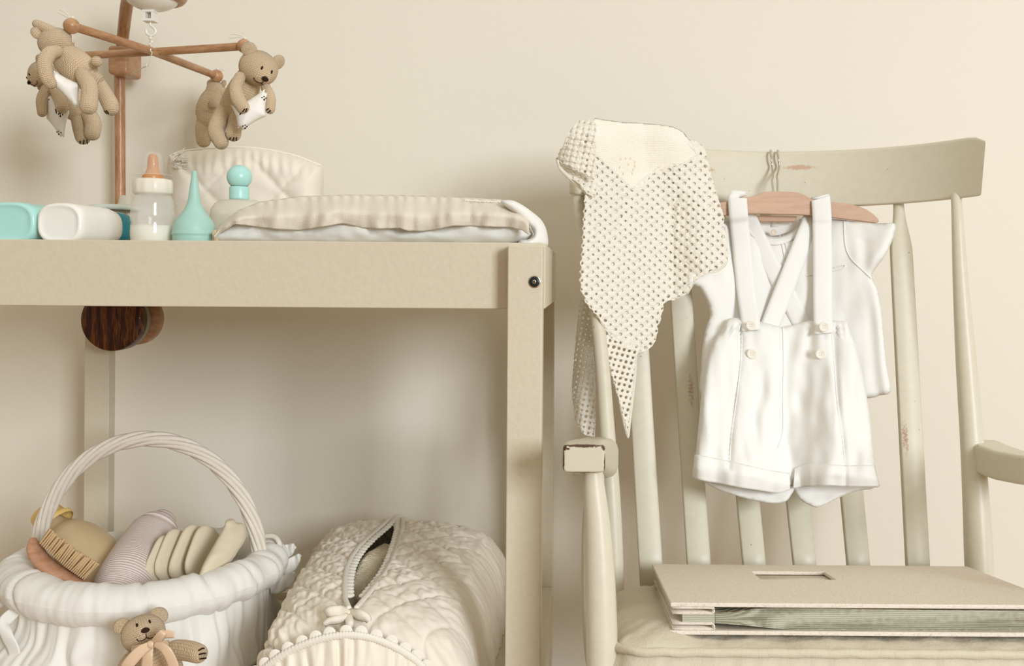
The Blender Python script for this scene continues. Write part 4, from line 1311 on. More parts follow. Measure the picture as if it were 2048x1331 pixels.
# right arm sweeps outwards
st = []
for px, py, d, hw, hh in [(1962, 905, 1.335, .016, .0165), (1966, 908, 1.325, .0195, .0185), (1985, 918, 1.30, .021, .0185), (2020, 930, 1.262, .021, .018), (2062, 938, 1.22, .021, .0175), (2110, 944, 1.16, .021, .017), (2160, 944, 1.10, .021, .016), (2200, 940, 1.03, .021, .0145), (2215, 938, 1.0, .0205, .0138)]:
    st.append((P(px, py, d), hw, hh, .005))
obj('arm', loft(st), M['chair'], ch, bevel=.001)
# front posts and spindles under the arms
sx = 2 * .262
ap = [(1186, 940, 1.018, 19), (1188, 975, 1.016, 22), (1195, 1050, 1.012, 26), (1200, 1150, 1.006, 30), (1203, 1250, 1.0, 31.5), (1204, 1340, .995, 31), (1205, 1400, .99, 28)]
spn = [(1192, 935, 1.15, 14), (1192, 960, 1.148, 17), (1187, 1050, 1.142, 23), (1187, 1180, 1.13, 24), (1189, 1280, 1.12, 22), (1192, 1340, 1.11, 18)]
for pts, nm in ((ap, 'arm_post'), (spn, 'spindle')):
    v = tubeP(pts, 22, 5)
    obj(nm, v, M['chair'], ch)
    mirror = ([Vector((2 * .2675 - p.x + (.012 if nm == 'arm_post' else .014), p.y, p.z)) for p in v[0]], v[1], v[2])
    obj(nm, mirror, M['chair'], ch)
# seat, legs, rockers (below the frame)
TILT = math.radians(7.6)
SM_ = Matrix.Translation(Vector((.262, .955, .445))) @ Matrix.Rotation(-TILT, 4, 'X')
obj('seat', xf(box(-.245, .25, 0, .36, -.026, 0), SM_), M['chair'], ch, bevel=.008)
for sx_ in (-.19, .19):
    for (y0, y1, zz) in ((.06, .03, 0), (.30, .36, 0)):
        a = SM_ @ Vector((sx_, y0, -.03)); b = Vector((.262 + sx_ * 1.12, .955 + y1, .052))
        obj('leg', tube([a, a.lerp(b, .5), b], [.017, .021, .015], 16), M['chair'], ch)
    rk = [Vector((.262 + sx_ * 1.12, .955 + lerp(-.14, .62, i / 24), .035 + .10 * (lerp(-.5, .5, i / 24)) ** 2 * 1.6)) for i in range(25)]
    obj('rocker', tube(rk, [(.022, .012)] * 25, 12, flat=(0, 0, 1)), M['chair'], ch)

# ================================================================ seat cushion and album
CO = P(1233, 1303, .972)
CMx = Matrix.Translation(CO) @ Matrix.Rotation(-TILT, 4, 'X')
CW, CD, CH = .452, .318, .042
cu = thing('seat_cushion', 'beige linen seat cushion with corded edges on the rocking chair', 'cushion', CMx @ Vector((CW / 2, CD / 2, -CH)))
def rrect(u, inset, rr):
    """rounded rectangle outline point, u in 0..1"""
    hw, hd_ = CW / 2 - inset, CD / 2 - inset
    rr = max(.004, rr - inset)
    per = 4 * (hw + hd_ - 2 * rr) + 2 * PI * rr
    s = u * per
    segs = [('l', (hw - rr) * 2, (-hw + rr, -hd_), (1, 0)), ('a', rr, (hw - rr, -hd_ + rr), -90), ('l', (hd_ - rr) * 2, (hw, -hd_ + rr), (0, 1)), ('a', rr, (hw - rr, hd_ - rr), 0),
            ('l', (hw - rr) * 2, (hw - rr, hd_), (-1, 0)), ('a', rr, (-hw + rr, hd_ - rr), 90), ('l', (hd_ - rr) * 2, (-hw, hd_ - rr), (0, -1)), ('a', rr, (-hw + rr, -hd_ + rr), 180)]
    for k, L, c, dr in segs:
        ln = L if k == 'l' else L * PI / 2
        if s <= ln + 1e-9:
            if k == 'l': return c[0] + dr[0] * s, c[1] + dr[1] * s
            a = math.radians(dr) + s / L
            return c[0] + L * math.cos(a), c[1] + L * math.sin(a)
        s -= ln
    return -hw + rr, -hd_
def ctop(u, v):
    k = v ** 1.5
    ins = k * (CD / 2 - .012)
    x, y = rrect(u, ins, .035)
    e = 1 - k
    pk = .0011 * math.sin(u * 2 * PI * 34 + 5 * nz(u * 30)) * (1 - smooth(v * 3.2)) * min(1, v * 22)
    zz = lerp(.0175, .0075, smooth((x + CW / 2 - .045) / .04)) * (1 - (1 - min(1, v * 1.7)) ** 2.2) + pk + (.0028 * nz(x * 22, y * 22) + .0016 * nz(x * 70, y * 55)) * min(1, v * 6)
    return CMx @ Vector((CW / 2 + x, CD / 2 + y, zz))
def cside(u, v):
    x, y = rrect(u, -.002 * math.sin(PI * v), .035)
    b = .0055 * math.sin(PI * v) + .0016 * math.sin(u * 2 * PI * 60 + 4 * nz(u * 30)) * math.sin(PI * v) + .001 * nz(u * 90, v * 3)
    L = math.hypot(x, y)
    return CMx @ Vector((CW / 2 + x * (1 + b / L), CD / 2 + y * (1 + b / L), -.003 - (CH - .003) * v))
obj('cushion_top', grid(ctop, 360, 26, True), M['cushion'], cu)
obj('cushion_side', grid(cside, 360, 10, True), M['cushion'], cu)
pr = [CMx @ Vector((CW / 2 + rrect(i / 300, -.001, .035)[0], CD / 2 + rrect(i / 300, -.001, .035)[1], .0003 * math.sin(i * .9) + .0004 * nz(i * .3))) for i in range(300)]
obj('piping', tube(pr, .0042, 10, closed=True), M['cushion'], cu)
pr = [CMx @ Vector((CW / 2 + rrect(i / 300, -.001, .035)[0], CD / 2 + rrect(i / 300, -.001, .035)[1], -CH)) for i in range(300)]
obj('piping', tube(pr, .004, 10, closed=True), M['cushion'], cu)

AO = P(1345, 1268, 1.0)
AMx = Matrix.Translation(AO) @ Matrix.Rotation(-math.radians(7.7), 4, 'X')
AW, AD, AH = .385, .268, .0300
al = thing('photo_album', 'thick beige cloth photo album with a small window in its cover on the seat cushion', 'photo album', AO)
CT = .0042
# top cover with window cut through
wx0, wx1, wy0, wy1 = .112, .196, .152, .212
tc = AH - CT
fr = [box(-.002, wx0, -.001, AD, tc, AH), box(wx1, AW, -.001, AD, tc, AH), box(wx0, wx1, -.001, wy0, tc, AH), box(wx0, wx1, wy1, AD, tc, AH)]
def slab_with_hole():
    xs, ys = [-.002, wx0, wx1, AW], [-.001, wy0, wy1, AD]
    V = [Vector((x, y, z)) for z in (tc, AH) for y in ys for x in xs]; Fc = []
    g = lambda i, j, k: k * 16 + j * 4 + i
    for j in range(3):
        for i in range(3):
            if i == 1 and j == 1: continue
            Fc.append((g(i, j, 1), g(i + 1, j, 1), g(i + 1, j + 1, 1), g(i, j + 1, 1)))
            Fc.append((g(i, j, 0), g(i, j + 1, 0), g(i + 1, j + 1, 0), g(i + 1, j, 0)))
    for i in range(3):
        Fc.append((g(i, 0, 0), g(i + 1, 0, 0), g(i + 1, 0, 1), g(i, 0, 1))); Fc.append((g(i, 3, 1), g(i + 1, 3, 1), g(i + 1, 3, 0), g(i, 3, 0)))
        Fc.append((g(0, i, 1), g(0, i + 1, 1), g(0, i + 1, 0), g(0, i, 0))); Fc.append((g(3, i, 0), g(3, i + 1, 0), g(3, i + 1, 1), g(3, i, 1)))
    Fc += [(g(1, 1, 1), g(2, 1, 1), g(2, 1, 0), g(1, 1, 0)), (g(2, 2, 1), g(1, 2, 1), g(1, 2, 0), g(2, 2, 0)), (g(1, 2, 1), g(1, 1, 1), g(1, 1, 0), g(1, 2, 0)), (g(2, 1, 1), g(2, 2, 1), g(2, 2, 0), g(2, 1, 0))]
    return V, Fc
obj('front_cover', xf(slab_with_hole(), AMx), M['album'], al, bevel=.0012)
obj('window_card', xf(box(wx0 - .004, wx1 + .004, wy0 - .004, wy1 + .004, tc - .0014, tc - .0003), AMx), M['album'], al)
obj('window_label', xf(box(wx0 + .014, wx0 + .05, wy0 + .003, wy0 + .018, tc - .0003, tc + .0003), AMx), M['pages'], al, label='pale card showing in the cover window')
obj('back_cover', xf(box(-.003, AW + .01, -.002, AD + .002, 0, CT), AMx), M['album'], al, bevel=.0012)
# folded hinges at the spine: a cloth flap turned back on itself
def hinge(z0, sgn, L):
    r = .0021
    path = [(0, z0), (L, z0), (L + .0022, z0 + sgn * .0012), (L + .003, z0 + sgn * .003), (L + .0016, z0 + sgn * .0046), (L - .003, z0 + sgn * .0050), (0, z0 + sgn * .0050)]
    return path
def sweepY(path, th, y0, y1):
    sp = spline(path, 4); V, Fc = [], []
    m = len(sp)
    for y in (y0, y1):
        for i, (x, z) in enumerate(sp):
            a = sp[max(0, i - 1)]; b = sp[min(m - 1, i + 1)]
            tx, tz = b[0] - a[0], b[1] - a[1]; L = math.hypot(tx, tz)
            nx, nz_ = -tz / L, tx / L
            V.append(Vector((x + nx * th / 2, y, z + nz_ * th / 2))); V.append(Vector((x - nx * th / 2, y, z - nz_ * th / 2)))
    k = 2 * m
    for i in range(m - 1):
        a, b, c, d_ = 2 * i, 2 * i + 1, 2 * i + 3, 2 * i + 2
        Fc += [(a, d_, c, b), (a + k, b + k, c + k, d_ + k), (a, a + k, d_ + k, d_), (b, c, c + k, b + k)]
    Fc += [(0, 1, 1 + k, k), (2 * m - 2, 2 * m - 2 + k, 2 * m - 1 + k, 2 * m - 1)]
    return V, Fc
obj('spine_fold', xf(sweepY(hinge(tc - .0009, -1, .0375), .0016, -.0005, AD - .002), AMx), M['album'], al)
obj('spine_fold', xf(sweepY(hinge(CT + .0009, 1, .0375), .0016, -.0005, AD - .002), AMx), M['album'], al)
sp_ = [(-.001, tc - .001), (-.0022, tc - .004), (-.0022, CT + .004), (-.001, CT + .001)]
# pages: a block of sheets swelling away from the spine, and the stub of sheets in the hinge
def pageblock():
    st = []
    for i in range(31):
        s = i / 30
        x = .042 + (AW - .050) * s
        sw = smooth(min(1, s * 4.2))
        z0 = lerp(.0098, .0046, sw) ; z1 = lerp(tc - .0062, tc - .0006 , smooth(min(1, s * 6))) - .0016 * s
        st.append((x, z0, z1))
    V, Fc = [], []
    NZ = 22
    for y0 in (.004, AD - .006):
        for x, z0, z1 in st:
            for k in range(NZ + 1):
                V.append(Vector((x, y0 + (.0005 * ((k % 2) * 2 - 1) + .0007 * nz(x * 25, k * 3.3)) * (1 if y0 < .1 else 0), lerp(z0, z1, k / NZ))))
    n = NZ + 1; m = len(st)
    o_ = m * n
    for i in range(m - 1):
        for k in range(NZ):
            a = i * n + k
            Fc.append((a, a + n, a + n + 1, a + 1)); Fc.append((o_ + a, o_ + a + 1, o_ + a + n + 1, o_ + a + n))
        a = i * n
        Fc.append((a, o_ + a, o_ + a + n, a + n)); a += NZ
        Fc.append((a, a + n, o_ + a + n, o_ + a))
    for i in (0, m - 1):
        for k in range(NZ):
            a = i * n + k
            Fc.append((a, a + 1, o_ + a + 1, o_ + a) if i == 0 else (a, o_ + a, o_ + a + 1, a + 1))
    return V, Fc
obj('pages', xf(pageblock(), AMx), M['pages'], al, smooth=False, label='thick block of greyish pages')
obj('page_stubs', xf(box(.010, .0415, .003, AD - .006, .0098, tc - .0064), AMx), M['pages'], al, smooth=False)

# ================================================================ hanger, shirt and shorts
hg = thing('clothes_hanger', 'wooden clothes hanger hooked over the chair crest rail', 'hanger', P(1550, 430, 1.47))
HD = lambda x, y: 1.450
ho = spline([(1446, 404), (1480, 397), (1510, 391), (1526, 384), (1545, 382), (1575, 383), (1597, 385), (1612, 391), (1626, 398), (1660, 403), (1700, 408), (1728, 416), (1746, 427), (1757, 438), (1757, 444), (1744, 445), (1700, 439), (1650, 433), (1600, 429), (1550, 428), (1500, 427), (1446, 431), (1400, 432), (1360, 438), (1345, 436), (1352, 424), (1380, 414), (1410, 408)], 3, True)
obj('hanger_bar', extrude_outline(ho, HD, .013), M['hangerwood'], hg, bevel=.002)
lo = [(1512, 431), (1595, 432), (1590, 444), (1518, 443)]
obj('neck_bar', extrude_outline(lo, lambda x, y: 1.466, .007), M['hangerwood'], hg, bevel=.002)
for xa, xb in ((1545, 1542), (1556, 1556)):
    dt = Dtop(1548)
    w_ = [(xa + (2 if xa < 1550 else -1), 386, 1.457), (xa - 1, 362, 1.472), (xa + (1 if xa < 1550 else -2), 352, 1.482), (xb + 2, 335, dt - .004), (xb + 1, 318, dt - .003), (xb - 1, 306, dt + .001), (xb - 1, 301, dt + .010), (xb, 301, dt + .022), (xb + 1, 307, dt + .034), (xb + 1, 330, dt + .032)]
    obj('hook_wire', lineP(w_, .00135, 6, 8), M['metal'], hg, label='steel hook wire')

# shirt
SOF = .030
def Dshirt(x, y):
    return Dback(x, max(y, 440)) - lerp(.014, SOF, smooth((y - 440) / 70))
sh_out = spline([(1455, 436), (1488, 434), (1500, 446), (1515, 462), (1535, 470), (1556, 470), (1580, 461), (1597, 446), (1608, 431), (1640, 434), (1700, 441), (1745, 446), (1770, 446), (1791, 447), (1788, 470), (1780, 492), (1768, 515), (1752, 536), (1744, 552), (1756, 580), (1763, 620), (1769, 680), (1774, 730), (1782, 782), (1760, 790), (1738, 796), (1640, 806), (1520, 806), (1440, 800), (1401, 788), (1402, 740), (1404, 700), (1412, 655), (1420, 630), (1415, 606), (1402, 580), (1390, 572), (1372, 570), (1384, 530), (1405, 480), (1430, 446)], 3, True)
def sfold(x, y, k):
    f = .006 * nz(x * .012, y * .006) + .0034 * nz(x * .04, y * .012, 3)
    f += .0035 * math.sin((x * .9 + y * .35) * .022 + 1) * smooth((y - 520) / 150)
    f += .004 * math.exp(-((x - (1735 + (y - 560) * .10)) / 12) ** 2) * (y > 480)
    f -= .006 * math.exp(-((x - 1745) ** 2 + (y - 520) ** 2) / 900)
    return f
sv = thing('baby_shirt', 'white collarless linen baby shirt on the hanger behind the shorts', 'shirt', P(1600, 800, Dshirt(1600, 800)))
ST = .010
obj('shirt_body', puff(sh_out, Dshirt, ST, 20, 6, back=.004, fold=sfold), M['shirt'], sv)
def on_shirt(x, y, lift=.0006):
    k = math.sqrt(max(0, 1 - (1 - min(dpoly(x, y, sh_out) / 20, 1)) ** 2))
    return (x, y, Dshirt(x, y) - ST * k + sfold(x, y, k) * k - lift)
def seamline(par, nm, pts, r=.0006, seg=6, m='shirt', lb=None):
    sp = spline(pts, seg)
    return obj(nm, tube([P(*on_shirt(*p)) for p in sp], r, 6), M[m], par, label=lb)
seamline(sv, 'armhole_seam', [(1688, 443), (1689, 470), (1692, 496), (1703, 518), (1722, 537), (1742, 556)], .0009)
seamline(sv, 'placket', [(1559, 470), (1564, 490), (1568, 510), (1570, 530)], .0009)
seamline(sv, 'placket', [(1566, 470), (1572, 492), (1577, 520)], .0009)
nb_ = spline([(1486, 436), (1500, 456), (1518, 472), (1540, 481), (1562, 480), (1588, 469), (1606, 450), (1614, 436)], 5)
def neckstrip():
    V, Fc, U = [], [], []
    for i, (x, y) in enumerate(nb_):
        a = nb_[max(0, i - 1)]; b = nb_[min(len(nb_) - 1, i + 1)]
        tx, ty = b[0] - a[0], b[1] - a[1]; L = math.hypot(tx, ty); nx, ny = -ty / L, tx / L
        for j in range(4):
            k = j / 3 * 2 - 1
            xx, yy = x - nx * 8 * k, y - ny * 8 * k
            p = on_shirt(xx, yy, .0012 + .001 * (1 - k * k)) ; V.append(P(*p)); U.append((k, i))
    for i in range(len(nb_) - 1):
        for j in range(3):
            a = i * 4 + j; Fc.append((a, a + 1, a + 5, a + 4))
    return V, Fc, U
obj('neckband', neckstrip(), M['shirt'], sv, solid=.001)
# back of the neck with its label, seen inside the collar
inn = [(1500, 438), (1515, 440), (1590, 440), (1606, 436), (1598, 456), (1580, 470), (1550, 476), (1520, 470), (1505, 455)]
obj('back_neck', puff(spline(inn, 3, True), lambda x, y: Dshirt(x, y) + .006, .001, 10, 5), M['shirt'], sv)
obj('neck_label', extrude_outline([(1543, 442), (1556, 441), (1558, 453), (1541, 454)], lambda x, y: Dshirt(x, y) + .0042, .0005), M['trim'], sv, label='white neck label')
def button(par, x, y, d, rpx, mtl='gasket'):
    c = P(x, y, d); r = rpx * d / F
    BMt = Matrix.Translation(c) @ Matrix.Rotation(PI / 2, 4, 'X')
    b = obj('button', lathe([(0, .0009), (r * .62, .0009), (r * .74, .0014), (r * .94, .0012), (r, .0004), (r * .95, -.0006), (0, -.0006)], 26, BMt), M[mtl], par)
    hs_ = [lathe([(0, .0011), (r * .11, .0011), (r * .13, .0008)], 8, BMt @ Matrix.Translation((sx_ * r * .2, sy_ * r * .2, 0))) for sx_ in (-1, 1) for sy_ in (-1, 1)]
    obj('button_holes', join(*hs_), M['pad'], b)
    return b
p = on_shirt(1548, 464, .003)
button(sv, p[0], p[1], p[2], 6)
seamline(sv, 'pocket_welt', [(1612, 551), (1640, 547), (1668, 541), (1686, 536), (1690, 531), (1684, 530), (1668, 535)], .0008)

# shorts
so = spline([(1447, 656), (1452, 644), (1460, 636), (1485, 636), (1500, 640), (1530, 645), (1558, 652), (1570, 653), (1590, 648), (1620, 641), (1652, 640), (1680, 641), (1694, 645), (1700, 664), (1714, 700), (1728, 760), (1738, 820), (1744, 880), (1750, 930), (1758, 970), (1750, 974), (1710, 972), (1670, 970), (1640, 974), (1612, 970), (1596, 950), (1585, 962), (1572, 978), (1550, 982), (1510, 976), (1460, 968), (1420, 960), (1386, 954), (1386, 945), (1392, 900), (1398, 840), (1404, 780), (1414, 720), (1430, 680)], 3, True)
def Dsh(x, y): return Dback(x, y) - SOF - .024 - .010 * smooth((y - 640) / 200)
def shfold(x, y, k):
    t = smooth((y - 660) / 120)
    cxm = lerp(1568, 1566, t)
    seam_x = interp([(640, 1572), (700, 1574), (800, 1572), (870, 1570), (930, 1588)], y)
    f = .016 * math.exp(-((x - seam_x) / 26) ** 2) * smooth((y - 640) / 60)
    for lc, w in ((1480, 60), (1660, 60)):
        f -= .011 * math.exp(-((x - lc) / w) ** 2) * smooth((y - 650) / 160)
    # elastic gathers at both ends of the waist
    for gx, gw in ((1468, 24), (1682, 20)):
        ge = math.exp(-((x - gx) / gw) ** 2)
        f += .0055 * math.sin((x + (y - 640) * (.30 if gx < 1500 else -.12)) * .52) * ge * max(0, 1 - abs(y - 655) / 26)
        f += .004 * math.exp(-((x - gx) ** 2) / 700 - ((y - 682) / 14) ** 2)
    # pocket pleats
    f += .005 * math.exp(-((x - interp([(660, 1483), (720, 1480), (800, 1470), (900, 1458)], y)) / 5) ** 2) * (y < 940) * smooth((y - 650) / 20)
    f += .005 * math.exp(-((x - interp([(640, 1664), (720, 1670), (800, 1676), (930, 1690)], y)) / 5) ** 2) * smooth((y - 650) / 20)
    f += .014 * nz(x * .014, y * .006, 2) + .0050 * nz(x * .045, y * .018, 8)
    f += .010 * math.exp(-((x - 1620 - (y - 650) * -.10) / 14) ** 2) * smooth((y - 640) / 40) * smooth((900 - y) / 200)
    f += .010 * math.exp(-((x - 1535 - (y - 700) * -.16) / 18) ** 2) * smooth((y - 720) / 60) * smooth((940 - y) / 100)
    return f
ss = thing('baby_shorts', 'white linen baby shorts with crossed braces hung over the hanger', 'shorts', P(1570, 980, Dsh(1570, 980)))
SHT = .016
obj('shorts_body', puff(so, Dsh, SHT, 30, 5, back=.014, fold=shfold), M['shirt'], ss)
def on_sh(x, y, lift=.001, outl=so):
    k = math.sqrt(max(0, 1 - (1 - min(dpoly(x, y, so) / 30, 1)) ** 2)) if inpoly(x, y, so) else 0
    return (x, y, Dsh(x, y) - SHT * k + shfold(x, y, k) * k - lift)
# turn-up cuffs
def cuff(top, bot, nm, bk_):
    t_ = spline(top, 8); b_ = spline(bot, 8)
    def fn(u, v):
        a = along(t_, u); c = along(b_, u)
        x, y = lerp(a[0], c[0], v), lerp(a[1], c[1], v)
        p = on_sh(x, min(y, a[1] + 26), .0014 + .0036 * math.sin(PI * min(1, v * 1.05)) + .002 * v)
        return P(x, y, p[2])
    o = obj(nm, grid(fn, 60, 12), M['shirt'], ss, solid=.0018)
    return o
cuff([(1390, 908), (1410, 912), (1440, 918), (1480, 927), (1520, 936), (1556, 943), (1578, 946)], [(1385, 955), (1410, 961), (1440, 966), (1480, 974), (1520, 980), (1556, 985), (1580, 978)], 'cuff', 0)
cuff([(1590, 936), (1600, 932), (1620, 928), (1660, 929), (1700, 931), (1748, 930)], [(1586, 976), (1606, 972), (1625, 971), (1660, 970), (1700, 972), (1759, 972)], 'cuff', 0)
# far side of the leg openings, hanging lower
for out in ([(1404, 958), (1430, 976), (1470, 990), (1510, 1001), (1545, 1006), (1570, 1003), (1582, 990), (1588, 970), (1540, 968), (1470, 950), (1420, 948)],
            [(1584, 950), (1588, 978), (1600, 998), (1620, 1010), (1634, 1014), (1660, 1004), (1688, 990), (1720, 980), (1748, 976), (1740, 960), (1660, 956), (1620, 950), (1604, 940)]):
    obj('leg_lining', puff(spline(out, 3, True), lambda x, y: Dsh(x, y) + .012 - .00010 * (y - 960), .004, 14, 5, fold=lambda x, y, k: .003 * nz(x * .03, y * .05)), M['shirt'], ss)
# inner turn of the right leg opening
def inturn(u, v):
    a = lerp(0, 1, u)
    x = interp([(0, 1596), (.5, 1592), (1, 1606)], a) + v * 30
    y = lerp(936, 1000, a) + 6 * math.sin(PI * v)
    return P(x, y, Dsh(x, y) - SHT * .5 - .006 + .016 * v * v + .010 * (1 - math.sin(PI * a)) )
for x0, pts in ((0, [(1500, 648), (1504, 680), (1500, 720)]),):
    pass
for pts in ([(1566, 655), (1567, 720), (1566, 800), (1566, 860), (1556, 895)], [(1484, 652), (1482, 720), (1474, 790), (1464, 860), (1459, 918)], [(1662, 652), (1668, 720), (1674, 800), (1684, 870), (1690, 924)]):
    sp = spline(pts, 8)
    obj('seam', tube([P(*on_sh(x, y, .0006)) for x, y in sp], .0008, 6), M['shirt'], ss)
for x, y in ((1502, 650), (1648, 653), (1504, 707), (1641, 707)):
    p = on_sh(x, y, .004)
    button(ss, x, y, p[2] - (.012 if y < 660 else 0), 10.5, 'trim')
# braces
def brace(nm, pts):
    obj(nm, strip(pts, 38, 8, 5, .001), M['shirt'], ss, solid=.0012)
hf = 1.450
brace('brace', [(1476, 397, hf + .012), (1475, 395, hf - .001), (1475, 402, hf - .004), (1477, 432, hf - .006), (1479, 452, Dshirt(1479, 452) - .020), (1484, 500, Dshirt(1484, 500) - .018), (1492, 580, Dshirt(1492, 580) - .020), (1500, 634, Dsh(1500, 640) - .010), (1502, 660, Dsh(1502, 660) - .022)])
brace('brace', [(1641, 399, hf + .012), (1641, 397, hf - .001), (1642, 404, hf - .004), (1644, 436, hf - .006), (1644, 456, Dshirt(1644, 456) - .020), (1645, 520, Dshirt(1645, 520) - .018), (1645, 590, Dshirt(1645, 590) - .020), (1646, 640, Dsh(1646, 640) - .012), (1648, 666, Dsh(1648, 660) - .022)])
brace('brace', [(1626, 426, hf + .014), (1622, 446, Dshirt(1622, 446) - .015), (1600, 500, Dshirt(1600, 500) - .014), (1572, 570, Dshirt(1572, 570) - .017), (1548, 630, Dshirt(1548, 630) - .016), (1536, 660, Dshirt(1536, 660) - .014)])
brace('brace', [(1490, 426, hf + .014), (1500, 448, Dshirt(1500, 448) - .0125), (1530, 510, Dshirt(1530, 510) - .0115), (1566, 575, Dshirt(1566, 575) - .0125), (1600, 640, Dshirt(1600, 640) - .013), (1610, 662, Dshirt(1610, 660) - .012)])

# ================================================================ crocheted blanket over the left end of the crest
bl = thing('crochet_blanket', 'cream crocheted baby blanket draped over the left end of the crest rail', 'blanket', P(1290, 700, 1.36))
def lattice(outline, D, a, b, org, plain=None, hole=.22, thick=.003, amp=.0024, stretch=1.0):
    """openwork cloth: one ring of yarn per cell of the lattice a, b (pixel vectors) inside the outline"""
    xs = [p[0] for p in outline]; ys = [p[1] for p in outline]
    det = a[0] * b[1] - a[1] * b[0]
    def ij(x, y):
        x -= org[0]; y -= org[1]
        return (x * b[1] - y * b[0]) / det, (a[0] * y - a[1] * x) / det
    c = [ij(x, y) for x in (min(xs), max(xs)) for y in (min(ys), max(ys))]
    i0, i1 = int(min(p[0] for p in c)) - 1, int(max(p[0] for p in c)) + 2
    j0, j1 = int(min(p[1] for p in c)) - 1, int(max(p[1] for p in c)) + 2
    V, Fc, ids = [], [], {}
    def clampin(x, y):
        if inpoly(x, y, outline): return x, y
        best = None; m = len(outline)
        for k in range(m):
            ax, ay = outline[k][0], outline[k][1]; bx, by = outline[(k + 1) % m][0], outline[(k + 1) % m][1]
            dx, dy = bx - ax, by - ay; L = dx * dx + dy * dy
            t = max(0, min(1, ((x - ax) * dx + (y - ay) * dy) / L)) if L else 0
            q_ = (x - ax - dx * t) ** 2 + (y - ay - dy * t) ** 2
            if best is None or q_ < best[0]: best = (q_, ax + dx * t, ay + dy * t)
        return best[1], best[2]
    def vert(i, j, z):
        k = (round(i * 24), round(j * 24), z)
        if k not in ids:
            wx, wy = .10 * nz(i * .9, j * .9, 1), .10 * nz(i * .9, j * .9, 7)
            x = org[0] + a[0] * (i + wx) + b[0] * (j + wy); y = org[1] + a[1] * (i + wx) + b[1] * (j + wy)
            x, y = clampin(x, y)
            fi, fj = abs(i - round(i)), abs(j - round(j))
            bump = amp * (1.0 * math.cos(2 * PI * i) * math.cos(2 * PI * j) + 1.1 * nz(i * 3.1, j * 3.1))
            ids[k] = len(V); V.append(P(x, y, D(x, y) - bump))
        return ids[k]
    for i in range(i0, i1):
        for j in range(j0, j1):
            mx = org[0] + a[0] * (i + .5) + b[0] * (j + .5); my = org[1] + a[1] * (i + .5) + b[1] * (j + .5)
            if not inpoly(mx, my, outline) and dpoly(mx, my, outline) > 4.5: continue
            ring = [(i, j), (i + .5, j), (i + 1, j), (i + 1, j + .5), (i + 1, j + 1), (i + .5, j + 1), (i, j + 1), (i, j + .5)]
            o_ = [vert(p, q_, 0) for p, q_ in ring]
            h_ = 0 if (plain and plain(mx, my)) else hole
            if h_ == 0:
                ce = vert(i + .5, j + .5, 0)
                for k in range(8): Fc.append((o_[k], o_[(k + 1) % 8], ce))
            else:
                hh = h_ * (1 + .45 * nz(i * 1.7, j * 1.7))
                inn_ = []
                for k in range(8):
                    an = math.radians(-135 + 45 * k)
                    inn_.append(vert(i + .5 + hh * math.cos(an) + .0001 * i, j + .5 + hh * math.sin(an), 0))
                for k in range(8): Fc.append((o_[k], o_[(k + 1) % 8], inn_[(k + 1) % 8], inn_[k]))
    return V, Fc
def Dbl(x, y):
    dt = Dtop(max(1150, min(x, 1440))) - .016
    top = interp([(1185, 237), (1240, 242), (1340, 250), (1375, 262), (1412, 290)], x)
    up = max(0, 1 - (y - top) / 34)
    d = dt + .011 * up ** 2
    d -= .016 * smooth((y - 330) / 260)
    # soft folds running down the cloth
    d -= .011 * math.exp(-((x - (1225 + (y - 240) * -.05)) / 34) ** 2) * smooth((y - 230) / 60)
    d += .008 * math.exp(-((x - (1276 + (y - 240) * .10)) / 26) ** 2) * smooth((420 - y) / 120)
    d -= .014 * math.exp(-((x - (1345 + (y - 260) * .22)) / 40) ** 2)
    d += .016 * math.exp(-((x - (1340 + (y - 480) * .15)) / 34) ** 2 - ((y - 540) / 60) ** 2)
    d -= .010 * math.exp(-((x - 1440) / 22) ** 2 - ((y - 500) / 50) ** 2)
    d += .003 * nz(x * .02, y * .02)
    lim = Dback(x, max(y, 400)) - .022
    if x > 1350: lim -= .034 * smooth((x - 1330) / 90) * smooth((y - 330) / 60)
    if d > lim and y > 330: d = lerp(d, lim + .25 * (d - lim) - .004, smooth((y - 330) / 80))
    return d
bo_ = spline([(1185, 240), (1200, 237), (1245, 243), (1300, 246), (1345, 252), (1368, 264), (1378, 278), (1405, 290), (1413, 312), (1422, 345), (1432, 385), (1446, 430), (1453, 480), (1455, 520), (1440, 534), (1416, 545), (1398, 556), (1384, 568), (1372, 590), (1350, 598), (1332, 604), (1322, 630), (1316, 660), (1306, 690), (1288, 704), (1262, 696), (1236, 686), (1212, 660), (1190, 626), (1166, 596), (1160, 560), (1163, 500), (1167, 430), (1172, 370), (1178, 300)], 2, True)
pl_out = [(1100, 150), (1180, 296), (1222, 340), (1266, 382), (1300, 350), (1345, 332), (1390, 322), (1385, 290), (1420, 200)]
def plain(x, y): return inpoly(x, y, pl_out) and dpoly(x, y, pl_out) > 6
